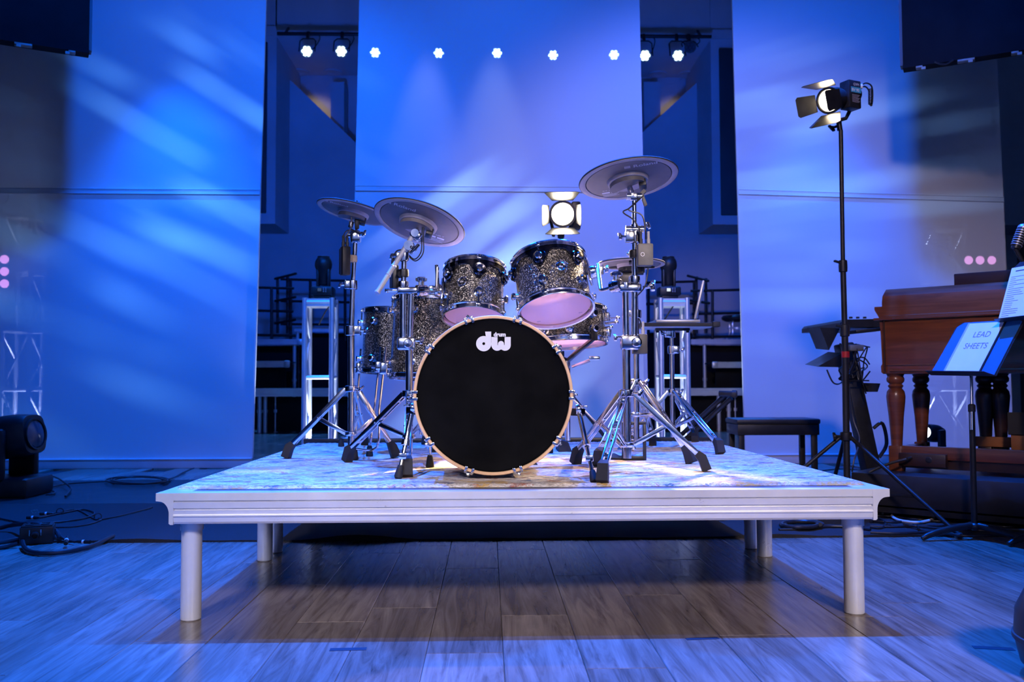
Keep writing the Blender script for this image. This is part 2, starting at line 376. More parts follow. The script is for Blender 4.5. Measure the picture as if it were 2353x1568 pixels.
tag(sheet('carpet', 'carpet', -4.5, 4.3, 1.6, 3.05, .006, .02), 'black felt carpet with a wavy front hem under the drum platform', 'carpet')
tag(sheet('floor_mat', 'vinyl', -4.6, 4.4, 3.0, 4.55, .004), 'dark vinyl mat lying behind the black carpet, in front of the panels', 'mat')
for (x0, y0, x1, y1, wd) in ((758, 1494, 842, 1492, .028), (1577, 1470, 1651, 1467, .022), (2236, 1488, 2330, 1493, .03)):
    t = MB(); p, q = G(x0, y0), G(x1, y1); t.bar(p+V((0, 0, .0006)), q+V((0, 0, .0006)), wd, .001, (0, 0, 1))
    tag(t.build('tape_mark', 'tape'), {758: 'dark tape strip on the floor at front left of centre', 1577: 'dark tape strip on the floor in front of the platform right half', 2236: 'dark tape strip on the floor near the right edge'}[x0], 'tape', 'tape marks on the floor')
# ---- scrim panels
def scrim(name, label, Y, L, R, seam, base, top=-420):
    """L, R: (x at y=0, x at y=1060); seam: y of the seam at left and right end; base: y of the bottom edge"""
    fx = lambda e, y: e[0]+(e[1]-e[0])*y/1060
    B = P((L[1]+R[1])/2, base, Y); z0 = .005
    t_ = thing(name, label, 'stage panel', (B.x, Y, 0), 'tall stretched fabric panels at the back of the stage')
    def pt(e, y): q = P(fx(e, y), y, Y); return q
    sl, sr = pt(L, seam[0]), pt(R, seam[1]); tl, tr = pt(L, top), pt(R, top); bl, br = pt(L, base), pt(R, base)
    h = V((0, 0, .055)); bl.z = br.z = .09
    def quad(a, b, c, d, nm, nx=2):
        m_ = MB(); m_.add([a, b, c, d], [(0, 1, 2, 3)]); m_.build(nm, 'scrim', t_)
    quad(sl+h/2, sr+h/2, tr, tl, 'upper_fabric'); quad(bl, br, sr-h/2, sl-h/2, 'lower_fabric')
    m_ = MB(); d = V((0, -.006, 0)); m_.bar(sl+d, sr+d, .055, .008, (0, -1, 0)); m_.build('seam_hem', 'scrim', t_)
    for s_ in (1, -1):
        m_ = MB(); o = V((0, -.012, s_*.022)); m_.tube([sl+o, sr+o], .004, 6); m_.build('seam_cord', 'scrim', t_)
    m_ = MB(); a, b = bl.copy(), br.copy(); m_.box(((a.x+b.x)/2, Y, .045), (b.x-a.x, .05, .09), None, .008); m_.build('bottom_rail', 'wall_paint', t_)
    m_ = MB(); m_.tube([V((a.x, Y-.03, .088)), V((b.x, Y-.03, .088))], .009, 8); m_.build('rail_bead', 'wall_paint', t_)
    for e, ee in ((L, bl), (R, br)):
        q = pt(e, top); m_ = MB(); m_.bar(ee+V((0, .02, 0)), q+V((0, .02, 0)), .012, .03, (0, 1, 0)); m_.build('edge_batten', 'wall_paint', t_)
    return t_
scrim('fabric_panel', 'left tall blue-lit fabric panel behind the moving light and coiled cable', 5.62, (-40, -80), (610, 579), (438, 442), 1074)
scrim('fabric_panel', 'centre tall lavender-lit fabric panel directly behind the drum kit', 5.40, (827, 803), (1468, 1491), (433, 437), 1080)
scrim('fabric_panel', 'right tall lavender-lit fabric panel behind the lamp stand and organ', 5.75, (1684, 1714), (2287, 2330), (441, 459), 1066)
# ---- hall architecture behind the panels
def st(name, mb, mt, label, parent=None):
    o = mb.build(name, mt, parent)
    if parent is None: tag(o, label, None, None, 'structure')
    return o
XL, XR, YP, YW, YD, ZC, ZB = -4.24, 4.27, 14.5, 15.7, 16.75, 7.55, 3.87
b_ = MB(); px = lambda x, y: (P(x, y, YW).x, P(x, y, YW).z)
a0 = px(655, 172); a1 = px(835, 345); c0 = px(1612, 180); c1 = px(1470, 310); mx_ = 2.6
poly = [(-11, 0), (11, 0), (11, c0[1]), c0, c1, (1.6, mx_), (-1.6, mx_), a1, a0, (-11, a0[1])]
b_.prism(poly, (0, YW, 0), (1, 0, 0), (0, 0, 1), -.25); st('wall_back', b_, 'wall_paint', 'painted back wall with two sloping stair tops seen between the panels')
b_ = MB(); b_.box(((XL-11)/2, (YP+YW)/2, (ZB+11)/2), (11+XL, YW-YP, 11-ZB)); wl = st('wall_pier_left', b_, 'wall_paint', 'boxed wall pier hanging at the left of the rear opening')
b_ = MB(); b_.box(((XR+11)/2, (YP+YW)/2, (ZB+11)/2), (11-XR, YW-YP, 11-ZB)); wr = st('wall_pier_right', b_, 'wall_paint', 'boxed wall pier hanging at the right of the rear opening')
for par, x0, x1, y0, y1 in ((wl, 560, 615, 97, 490), (wr, 1657, 1740, 112, 495)):
    b_ = MB(); p, q = P(x0, y1, YP-.03), P(x1, y0, YP-.03); b_.box((p+q)/2, (q.x-p.x, .06, q.z-p.z), None, .015); b_.build('black_acoustic_panel', 'wall_dark', par)
b_ = MB(); b_.box((0, (YP-.6+YD)/2+.3, (ZC+11)/2), (XR-XL+.02, YD-YP, 11-ZC)); st('ceiling', b_, 'wall_paint', 'soffit and ceiling over the rear opening behind the panels')
b_ = MB(); b_.box((0, YP-.03, ZC+.09), (XR-XL+6, .06, .18)); st('trim_1', b_, 'wall_paint', 'pale fascia strip along the rear soffit')
b_ = MB(); b_.box((0, YD+.1, 5), (9.4, .2, 10)); wu = st('wall_back_upper', b_, 'wall_paint', 'dim warm wall of the upper room behind the sloping stair walls')
for x in (XL-.1, XR+.1):
    b_ = MB(); b_.box((x, (YW+YD)/2, 6), (.2, YD-YW, 4)); st('wall_side', b_, 'wall_paint', 'side wall of the upper room')
for x0, x1 in ((763, 795), (1478, 1512)):
    b_ = MB(); p, q = P(x0, 520, 16.4), P(x1, 197, 16.4); b_.box(((p.x+q.x)/2, 16.4, (p.z+q.z)/2), (q.x-p.x, .5, q.z-p.z)); b_.build('column', 'wall_paint', wu)
for x, y in ((690, 164), (765, 164), (1511, 173), (1577, 174)):
    p = P(x, y, 16.55); b_ = MB(); b_.lathe([(.09, 0), (.2, 0), (.2, -.03), (.14, -.03), (.09, .0)], 20, (p.x, 16.5, ZC), (0, 0, 1)); b_.build('downlight_trim', 'wall_paint', wu)
spot('upper_room_downlight', (-3.95, 15.95, 7.3), (-3.9, 16.75, 6.3), 16, WARM, 80, .8, .1); spot('upper_room_downlight', (4.0, 15.95, 7.3), (3.95, 16.75, 6.3), 12, WARM, 80, .8, .1)
b_ = MB(); b_.box((-11.1, 6, 5), (.2, 22, 10)); st('wall_left', b_, 'wall_dark', 'dark side wall of the hall at far left')
b_ = MB(); b_.box((11.1, 6, 5), (.2, 22, 10)); st('wall_right', b_, 'wall_dark', 'dark side wall of the hall at far right')
for s_ in (-1, 1):
    spot('rear_wash_light', (s_*2.7, 9.0, 3.7), (s_*3.4, 15.6, 3.9), 560, (.004, .1, 1), 76, .9, .2)
    spot('rear_soffit_fill', (s_*3.2, 11.0, 5.0), (s_*3.3, 14.5, 7.9), 190, (.004, .1, 1), 70, .9, .2)  # weak upward blue fill, added to brighten the soffit
b_ = MB(); b_.box((0, -13.1, 4.5), (22.4, .2, 9)); st('wall_front', b_, 'wall_paint', 'painted rear wall of the hall behind the camera')
# ---- hanging dark screens at the top corners
def hang_screen(label, c0, c1, ext, ztop, name='hanging_screen'):
    t_ = thing(name, label, 'screen', (c0.x, c0.y, c0.z), 'dark screens hung at the top corners')
    d = (c1-c0); d.z = 0; d.normalize(); e = c0+d*ext; nn = V((-d.y, d.x, 0));
    if nn.y < 0: nn = -nn
    H = ztop-c0.z
    m_ = MB(); R = frame((c0+e)/2+V((0, 0, H/2))+nn*.05, d, nn, V((0, 0, 1))); m_.M = R; m_.box((0, 0, 0), (ext, .09, H)); m_.build('screen_face', 'screen_black', t_)
    m_ = MB(R); m_.box((0, 0, -H/2-.012), (ext, .12, .024)); m_.build('bottom_frame', 'screen_black', t_)
    s_ = -1 if (R @ V((-ext/2, 0, 0))-c0).length < (R @ V((ext/2, 0, 0))-c0).length else 1
    m_ = MB(R); m_.box((s_*(ext/2+.008), 0, 0), (.02, .1, H)); m_.build('edge_frame', 'wall_dark', t_)
    for i in range(7):
        m_ = MB(R); x = -s_*(-ext/2+.12+i*ext/7.0); m_.box((x, -.03, -H/2-.03), (.12 if i % 2 else .05, .06, .02), None, .004); m_.box((x+.03, -.05, -H/2-.045), (.03, .02, .02)); m_.build('latch', 'grey_plastic', t_)
    return t_
def ptD(px_, py_, Y): return P(px_, py_, Y)
c0 = P(205, 116, 3.95); c1 = P(0, 85, 3.95); c1 = V((-3.74, 3.68, c0.z)); hang_screen('dark screen hanging at the top left corner', c0, c1, 2.3, 6.0)
c0 = P(2074, 151, 3.95); c1 = V((3.66, 3.66, c0.z)); s2 = hang_screen('dark screen hanging at the top right corner with a drooping cable', c0, c1, 2.3, 6.0)
m_ = MB(); q = [P(2148, 142, 3.8), P(2160, 147, 3.8), P(2175, 147, 3.8), P(2190, 138, 3.75)]; m_.tube(crom(q), .007, 6); m_.build('cable', 'cable', s2)
# ---- pipe and lamps of the rear opening
YL = 14.15
pz = P(1147, 81, YL).z
pipe = thing('lighting_pipe', 'black lighting pipe hung under the rear soffit', 'pipe', (0, YL, pz))
b_ = MB(); b_.tube([(-4.15, YL, pz), (4.2, YL, pz)], .035, 10); b_.build('pipe_tube', 'rail_black', pipe)
for x in (-4.0, -2.4, -.8, .8, 2.4, 4.0): b_ = MB(); b_.bar((x, YL, pz), (x, YP-.02, pz+.26), .04, .03); b_.build('hanger', 'rail_black', pipe)
names = {705: 'first blue lamp from the left on the rear pipe', 784: 'second blue lamp from the left on the rear pipe', 862: 'lit lamp glowing through the centre panel, leftmost of five', 1008: 'lit lamp glowing through the centre panel, second from left of five', 1142: 'lit lamp glowing through the centre panel, middle of five', 1271: 'lit lamp glowing through the centre panel, fourth from left', 1411: 'lit lamp glowing through the centre panel, rightmost of five', 1482: 'blue lamp on the rear pipe just right of the centre panel', 1558: 'blue lamp on the rear pipe beside the unlit lamp', 1586: 'unlit black lamp at the right end of the rear pipe'}
for (x, y) in ((705, 118), (784, 118), (862, 121), (1008, 122), (1142, 122), (1271, 127), (1411, 126), (1482, 128), (1558, 128), (1586, 108)):
    c = P(x, y, YL-.14); t_ = thing('stage_lamp', names[x], 'stage light', (c.x, YL, c.z-.1), 'stage lamps on the rear pipe')
    ax = (CAM+V((0, 0, .3))-c).normalized(); R = axis_frame(c, ax, (0, 0, 1)); on = x != 1586
    m_ = MB(R); m_.lathe([(0, -.26), (.07, -.26), (.1, -.2), (.115, -.06), (.115, .02), (.105, .02), (.1, -.01), (0, -.01)], 20); m_.build('body', 'black_metal', t_)
    for k_ in range(7):
        a = k_*math.pi/3; r_ = 0 if k_ == 6 else .062
        m_ = MB(R); m_.lathe([(.030, .0), (.028, .012), (.015, .018), (0, .02)], 12, (r_*math.cos(a), r_*math.sin(a), -.008)); m_.build('led_lens', 'led_blue' if on else 'lens', t_)
    m_ = MB(); h = V((c.x, c.y+.1, pz-.06)); sx = V((.15, 0, 0)); b0 = c-ax*.1
    m_.tube([b0-sx, V((c.x-.15, b0.y, pz-.16)), V((c.x-.1, b0.y+.03, pz-.1)), V((c.x+.1, b0.y+.03, pz-.1)), V((c.x+.15, b0.y, pz-.16)), b0+sx], .012, 6); m_.build('yoke', 'black_metal', t_)
    m_ = MB(); m_.box((c.x, YL-.05, pz-.07), (.05, .1, .09), None, .01); m_.lathe([(.036, -.025), (.05, -.025), (.05, .025), (.036, .025)], 14, (c.x, YL, pz), (1, 0, 0), True); m_.build('clamp', 'black_metal', t_)
    m_ = MB(); m_.tube(crom([c-ax*.25, c-ax*.3+V((.12, 0, .05)), V((c.x+.22, YL, pz-.08)), V((c.x+.12, YL, pz+.03))]), .01, 5); m_.build('power_lead', 'cable', t_)
for x in (-3.2, 3.3): spot('rear_pipe_light', (x, YL-.4, pz-.3), (x*.95, 10.2, .4), 2200, (.02, .2, 1), 70, .8, .1)
# ---- truss towers
def truss(label, x0, x1, Y, z1, name='truss_tower', step=None, group='box truss towers', up=60, wd=.29):
    t_ = thing(name, label, 'truss', ((x0+x1)/2, Y+wd/2, 0), group); r = .026; xs = (x0+r, x1-r); ys = (Y+r, Y+wd-r)
    m_ = MB(); m_.box(((x0+x1)/2, Y+wd/2, .012), (wd+.12, wd+.12, .016), None, .003); m_.build('base_plate', 'truss_metal', t_)
    for x in xs:
        for y in ys: m_ = MB(); m_.cyl((x, y, .02), (x, y, z1), r, 14); m_.build('chord', 'truss_metal', t_)
    nl = max(2, round((z1-.1)/.66)); hs = [.12+(z1-.16)*i/nl for i in range(nl+1)]
    faces = [((xs[0], ys[0]), (xs[1], ys[0])), ((xs[0], ys[1]), (xs[1], ys[1])), ((xs[0], ys[0]), (xs[0], ys[1])), ((xs[1], ys[0]), (xs[1], ys[1]))]
    for fi, (a, b) in enumerate(faces):
        for i, h in enumerate(hs):
            m_ = MB(); m_.cyl((*a, h), (*b, h), .019, 8); m_.build('cross_brace', 'truss_metal', t_)
            if i < nl:
                h2 = hs[i+1]
                if fi in (2, 3):
                    mid = ((a[0]+b[0])/2, (a[1]+b[1])/2, (h+h2)/2)
                    for pa, pb in (((*a, h+.03), (*b, (h+h2)/2)), ((*b, (h+h2)/2), (*a, h2-.03))): m_ = MB(); m_.cyl(pa, pb, .0125, 8); m_.build('diagonal_brace', 'truss_metal', t_)
                elif z1 > 2 and fi == 0:
                    m_ = MB(); m_.cyl((*(a if i % 2 else b), h), (*(b if i % 2 else a), h2), .0125, 8); m_.build('diagonal_brace', 'truss_metal', t_)
    m_ = MB(); m_.box(((x0+x1)/2, Y+wd/2, z1-.045), (wd-.02, wd-.02, .012)); m_.build('top_plate', 'truss_metal', t_)
    m_ = MB()
    for (a, b) in faces: m_.bar((*a, z1-.045), (*b, z1-.045), .02, .075)
    m_.build('top_collar', 'truss_metal', t_)
    # small up-light standing on the base plate inside the tower
    u_ = thing('tower_uplight', 'small lamp inside the foot of the '+label.split(' beside')[0].replace(' dimly seen', ' seen'), 'lamp', ((x0+x1)/2, Y+wd/2, .022), 'uplights in the towers')
    m_ = MB(); m_.lathe([(0, 0), (.06, 0), (.065, .01), (.065, .08), (.055, .085), (.05, .075), (0, .075)], 20, ((x0+x1)/2, Y+wd/2, .022)); m_.build('body', 'black_metal', u_)
    m_ = MB(); m_.lathe([(.048, .0), (.03, .006), (0, .008)], 20, ((x0+x1)/2, Y+wd/2, .098)); m_.build('lens', 'head_beam', u_)
    spot('tower_uplight_beam', ((x0+x1)/2, Y+wd/2, .13), ((x0+x1)/2, Y+wd/2, 3), up, (.55, .68, 1), 80 if z1 > 2 else 110, .5, .04)
    return t_
YT = 5.75
xl0, xl1 = P(692, 850, YT).x, P(767, 850, YT).x; zt = P(730, 684, YT).z
truss('left aluminium truss tower beside the drum platform with a moving light on top', xl0, xl1, YT, zt, up=130)
xr0, xr1 = P(1515, 850, YT).x, P(1588, 850, YT).x; zt2 = P(1550, 684, YT).z
truss('right aluminium truss tower beside the drum platform with a moving light on top', xr0, xr1, YT, zt2, up=130)
YB = 6.5
truss('tall aluminium truss tower dimly seen through the left panel', P(-5, 800, YB).x, P(70, 800, YB).x, YB, P(40, 480, YB).z, up=240, group='towers behind the side panels', wd=.34)
truss('tall aluminium truss tower dimly seen through the right panel', P(2148, 800, YB).x, P(2232, 800, YB).x, YB, P(2200, 508, YB).z, up=170, group='towers behind the side panels', wd=.34)
# pink three-cell lamps behind the side panels
for lab, pts in (('upright bar of three pink lamps glowing through the left panel', ((9, 596), (9, 624), (9, 652))), ('row of three pink lamps glowing through the right panel above the organ', ((2227, 598), (2253, 598), (2280, 598)))):
    cs = [P(x, y, 6.3) for x, y in pts]; t_ = thing('blinder_lamp', lab, 'stage light', (cs[1].x, 6.36, min(c.z for c in cs)-.07), 'pink lamps behind the side panels')
    m_ = MB(); a, b = cs[0], cs[2]; d = (b-a).normalized(); m_.bar(a-d*.07+V((0, .05, 0)), b+d*.07+V((0, .05, 0)), .125, .07, (0, 1, 0), .01); m_.build('housing', 'black_metal', t_)
    for c in cs: m_ = MB(); m_.lathe([(.045, 0), (.043, .01), (.02, .016), (0, .017)], 20, c+V((0, .012, 0)), (0, -1, 0)); m_.build('lens', 'led_pink', t_)
    m_ = MB(); e = cs[1]+V((0, .09, 0)); side = 1 if e.x < 0 else -1; m_.tube([e, e+V((0, .25, 0)), V((e.x, 6.62, e.z))], .012, 6); m_.build('mount_arm', 'black_metal', t_)
# ---- moving lights on the towers
def tower_head(label, px_, Y, zt_):
    x = P(px_, 650, Y).x; y = Y+.145; t_ = thing('moving_light', label, 'stage light', (x, y, zt_), 'moving lights on the truss towers')
    m_ = MB(); m_.box((x, y, zt_+.012), (.16, .16, .024), None, .004); m_.box((x, y, zt_+.07), (.21, .2, .095), None, .02); m_.build('base', 'black_plastic', t_)
    m_ = MB(); m_.box((x+.01, y-.101, zt_+.075), (.11, .006, .05), None, .002); mo = m_.build('control_panel', 'black_metal', t_)
    m_ = MB(); m_.box((x-.02, y-.105, zt_+.08), (.035, .004, .03)); m_.build('display', 'display_white' if px_ > 1000 else 'display_dim', mo)
    for i in range(2):
        for j in range(3): m_ = MB(); m_.box((x+.02+i*.022, y-.105, zt_+.062+j*.016), (.009, .004, .007), None, .001); m_.build('button', 'grey_print', mo)
    for s_ in (-1, 1):
        m_ = MB(); m_.box((x+s_*.052, y, zt_+.2), (.026, .09, .19), None, .01); m_.build('yoke_arm', 'black_plastic', t_)
    m_ = MB(); m_.lathe([(0, -.09), (.038, -.088), (.046, -.07), (.046, .0), (.062, .05), (.08, .085), (.084, .115), (.08, .15), (.066, .178), (.058, .186), (.06, .198), (.052, .2), (.048, .188), (0, .186)], 28, (x, y, zt_+.22)); m_.build('head', 'black_plastic', t_)
    m_ = MB(); m_.lathe([(.05, 0), (.03, .012), (0, .016)], 24, (x, y, zt_+.41)); m_.build('lens', 'lens', t_)
    m_ = MB(); m_.tube(crom([(x+.03, y+.08, zt_+.05), (x+.1, y+.12, zt_+.0), (x+.03, y+.03, zt_-.1), (x-.06, y+.09, zt_-.25)]), .007, 6); m_.build('cable', 'cable', t_)
tower_head('round-headed moving light on top of the left truss tower', 737, YT, zt)
tower_head('round-headed moving light on top of the right truss tower', 1543, YT, zt2)
# ---- choir risers
def riser(label, px0, px1, y0, y1, Y, group, legs=(), depth=1.0, skirt=True, end=None):
    a, b = P(px0, y0, Y), P(px1, y0, Y); h = P(px0, y0, Y).z-P(px0, y1, Y).z; z = a.z
    t_ = thing('riser_platform', label, 'riser', ((a.x+b.x)/2, Y+depth/2, 0), group)
    m_ = MB(); m_.box(((a.x+b.x)/2, Y+depth/2, z-.01), (b.x-a.x, depth-.04, .02)); m_.build('deck_board', 'skirt_cloth', t_)
    m_ = MB(); w_ = b.x-a.x; prof = [(0, 0), (0, -h*.25), (.008, -h*.3), (.008, -h*.7), (0, -h*.75), (0, -h), (.04, -h), (.04, 0)]
    m_.prism([(p[0], p[1]) for p in prof], (a.x, Y, z), (0, 1, 0), (0, 0, 1), w_); m_.build('front_rail', 'aluminium', t_)
    if end:
        e = a if end < 0 else b
        m_ = MB(); m_.box((e.x+end*.05, Y+.02, z-h*.5), (.1, .05, h*1.1), None, .02); m_.build('corner_clamp', 'aluminium', t_)
    if skirt: m_ = MB(); m_.box(((a.x+b.x)/2, Y+.3, (z-h)/2), (w_-.05, .02, z-h-.02)); m_.build('skirt', 'skirt_cloth', t_)
    for i, lx in enumerate(legs):
        p = P(lx, 900, Y+.08+.12*(i % 3)); m_ = MB(); m_.cyl((p.x, p.y, .0), (p.x, p.y, z-h+.01), .032, 12); lg = m_.build('leg', 'aluminium', t_)
        m_ = MB(); m_.lathe([(.033, 0), (.042, 0), (.042, .05), (.033, .05)], 12, (p.x, p.y, (z-h)*.55), (0, 0, 1), True); m_.build('leg_collar', 'aluminium', lg)
    return t_, z
g1, g2 = 'choir risers at the left behind the panels', 'choir risers at the right behind the panels'
riser('lowest choir riser with bare metal legs behind the left truss tower', 586, 845, 893, 912, 11.5, g1, (597, 610, 634, 820), end=-1)
riser('middle choir riser ending short of the left truss tower', 470, 652, 830, 845, 12.7, g1, end=1)
riser('upper choir riser with a black guard rail left of the left truss tower', 470, 682, 780, 793, 13.7, g1, (676,), skirt=True, end=1)
riser('topmost small choir riser behind the left truss tower', 676, 860, 752, 763, 14.75, g1, (683,), .6)
riser('lowest choir riser behind the right truss tower', 1470, 1765, 893, 910, 11.5, g2, (1651, 1674, 1688, 1740))
riser('middle choir riser right of the right truss tower', 1650, 1830, 832, 846, 12.7, g2, end=-1)
riser('upper choir riser carrying the drum stool, right side', 1588, 1830, 780, 792, 13.7, g2, (1620,))
riser('topmost choir riser dark behind the right truss tower', 1440, 1600, 752, 762, 14.75, g2, (1465,), .6)
# guard rails
def rail(label, posts, rails, Y, name='guard_rail'):
    p0 = P(posts[0][0], posts[0][2], Y); t_ = thing(name, label, 'railing', (p0.x, Y, p0.z), 'black guard rails on the risers')
    for x, y0, y1 in posts: m_ = MB(); m_.cyl(P(x, y1, Y), P(x, y0, Y), .028, 8); m_.build('post', 'rail_black', t_)
    for (x0, y0, x1, y1) in rails: m_ = MB(); m_.tube([P(x0, y0, Y), P(x1, y1, Y-.5*(abs(y1-y0) > 5))], .024, 8); m_.build('rail', 'rail_black', t_)
rail('black two-bar guard rail on the upper left riser', ((624, 661, 780),), ((540, 660, 676, 663), (540, 713, 674, 716), (540, 769, 680, 772)), 13.75)
rail('black stair handrail with stubby cross bars left of the left tower', ((638, 637, 766), (661, 632, 766)), ((632, 641, 680, 629), (632, 692, 679, 683), (632, 743, 678, 735)), 14.0)
rail('black guard rail running behind the left moving light', ((668, 642, 784), (713, 645, 784), (793, 645, 784)), ((645, 642, 850, 647), (645, 692, 850, 696), (645, 745, 850, 747)), 14.6)
rail('black two-bar guard rail on the upper right riser', ((1637, 668, 781),), ((1587, 669, 1800, 664), (1590, 722, 1800, 717), (1590, 775, 1800, 772)), 13.75)
rail('black stair handrail with stubby cross bars behind the laptop', ((1600, 636, 766), (1622, 640, 766)), ((1580, 634, 1628, 646), (1582, 690, 1630, 697)), 14.0)
rail('black guard rail running behind the right moving light', ((1490, 650, 784), (1595, 648, 784)), ((1440, 651, 1600, 647), (1440, 700, 1600, 697)), 14.6)
# stool standing on the right riser
c = P(1695, 790, 13.9); zs = P(1695, 780, 13.9).z; t_ = thing('drum_stool', 'black round stool with bent chrome legs on the upper right riser', 'stool', (c.x, 13.95, zs))
m_ = MB(); m_.lathe([(0, .34), (.2, .34), (.27, .37), (.28, .41), (.25, .45), (0, .46)], 24, (c.x, 13.95, zs)); m_.build('seat', 'black_plastic', t_)
for i in range(4):
    a = math.pi/4+i*math.pi/2; d = V((math.cos(a), math.sin(a), 0)); o = V((c.x, 13.95, zs))
    m_ = MB(); m_.tube(crom([o+d*.1+V((0, 0, .36)), o+d*.15+V((0, 0, .3)), o+d*.15+V((0, 0, .12)), o+d*.22+V((0, 0, .01))]), .014, 6); m_.build('leg', 'aluminium', t_)
m_ = MB(); m_.lathe([(.15, .2), (.17, .2), (.17, .22), (.15, .22)], 20, (c.x, 13.95, zs), (0, 0, 1), True); m_.build('foot_ring', 'aluminium', t_)
# ================================================================== drum platform
H = .437
wear('deck_top', (.16, .16, .18), .35, .2, .1, 6)
def deck(label, Y0):
    t_ = thing('stage_deck', label, 'platform', (0, Y0+.61, 0), 'aluminium stage decks forming the drum platform')
    m_ = MB(); m_.box((0, Y0+.61, H-.007), (2.42, 1.2, .012)); m_.build('deck_board', 'deck_top', t_)
    prof = [(0, 0), (0, -.025), (.008, -.026), (.008, -.029), (-.001, -.031), (.001, -.050), (.009, -.052), (.009, -.056), (0, -.058), (.002, -.070), (-.004, -.073), (-.004, -.077), (.001, -.079), (.003, -.095), (.008, -.102), (.05, -.102), (.05, 0)]
    m_ = MB(); m_.prism(prof, (-1.165, Y0, H), (0, 1, 0), (0, 0, 1), 2.33); m_.build('front_rail', 'aluminium', t_, 25)
    m_ = MB(); m_.prism([(-p[0], p[1]) for p in prof][::-1], (-1.165, Y0+1.22, H), (0, 1, 0), (0, 0, 1), 2.33); m_.build('rear_rail', 'aluminium', t_, 25)
    sp_ = [(1.22, 0), (1.22, -.025), (1.175, -.027), (1.165, -.035), (1.165, -.102), (1.12, -.102), (1.12, 0)]
    for s_ in (-1, 1):
        m_ = MB(); m_.prism([(s_*p[0], p[1]) for p in sp_], (0, Y0+1.17, H), (1, 0, 0), (0, 0, 1), 1.12); m_.build('side_rail', 'aluminium', t_, 25)
        for yy, e in ((Y0, 1), (Y0+1.22, -1)):
            arc = [(1.212-.033*math.sin(a), -.027-.042*(1-math.cos(a))) for a in [i*math.pi/16 for i in range(9)]]
            poly = [(1.165, 0), (1.222, 0), (1.222, -.026), (1.212, -.027)]+arc[1:]+[(1.179, -.1), (1.174, -.104), (1.165, -.104)]
            m_ = MB(); m_.prism([(s_*p[0], p[1]) for p in poly], (0, yy-e*.001 if e > 0 else yy-.05, H), (1, 0, 0), (0, 0, 1), -.051 if s_ > 0 or True else .05)
            ca = m_.build('corner_casting', 'aluminium', t_, 25)
            m_ = MB(); m_.box((s_*1.182, yy+e*.10, H-.066), (.034, .09, .07), None, .006); m_.build('corner_bracket', 'deck_top', ca)
            m_ = MB(); m_.lathe([(.008, 0), (.008, .004), (.005, .007), (0, .007)], 10, (s_*1.19, yy+e*.054, H-.084), (0, -e, 0)); m_.build('bolt', 'chrome', ca)
            ly = yy+e*.1
            m_ = MB(); m_.lathe([(0, 0), (.03, 0), (.034, .004), (.034, H-.05), (0, H-.05)], 24, (s_*1.135, ly, 0)); lg = m_.build('leg', 'aluminium', t_)
            m_ = MB(); m_.lathe([(.0345, .0), (.038, .0), (.038, .03), (.0345, .03)], 24, (s_*1.135, ly, H-.135), (0, 0, 1), True); m_.build('leg_socket', 'aluminium', lg)
    return t_
deck('front aluminium stage deck with grooved rail and round legs under the drum kit', 0)
deck('rear aluminium stage deck behind the front deck under the drum kit', 1.224)
# ---- rug
rx0, rx1, ry0 = G(413, 1115, .448).x, G(1988, 1108, .448).x, 0.105
ry1 = 2.32
t = MB(); nx, ny = 230, 170; vs = []; fs = []
for j in range(ny+1):
    for i in range(nx+1):
        x = rx0+(rx1-rx0)*i/nx; y = ry0+(ry1-ry0)*j/ny
        e = min(i, nx-i, j, ny-j)
        x2 = x+.006*noise.noise(V((x*9, y*9, 0)))*(e < 2); y2 = y+.006*noise.noise(V((x*11, y*7, 4)))*(e < 2)
        z = .4475+.0012*noise.noise(V((x*40, y*40, 0)))+.003*noise.noise(V((x*2.2, y*2.2, 5)))*(1 if e > 3 else .4)
        if e == 0: z = .4375
        elif e < 3: z += .0018*math.sin(i*2.1+j*1.7)
        vs.append((x2, y2, z))
for j in range(ny):
    for i in range(nx): a = j*(nx+1)+i; fs.append((a, a+1, a+nx+2, a+nx+1))
t.add(vs, fs); tag(t.build('rug', 'rug', None, 70), 'faded multicolour woven rug covering the drum platform', 'rug')
p, q = P(699, 1012, 2.38), P(1634, 1010, 2.38); t = MB(); t.bar((p.x, 2.38, H+.016), (q.x, 2.38, H+.016), .045, .03, (0, 0, 1), .003)
tag(t.build('black_bar', 'black_metal'), 'long black bar lying along the back edge of the platform behind the rug', 'bar')
Z0 = .4475
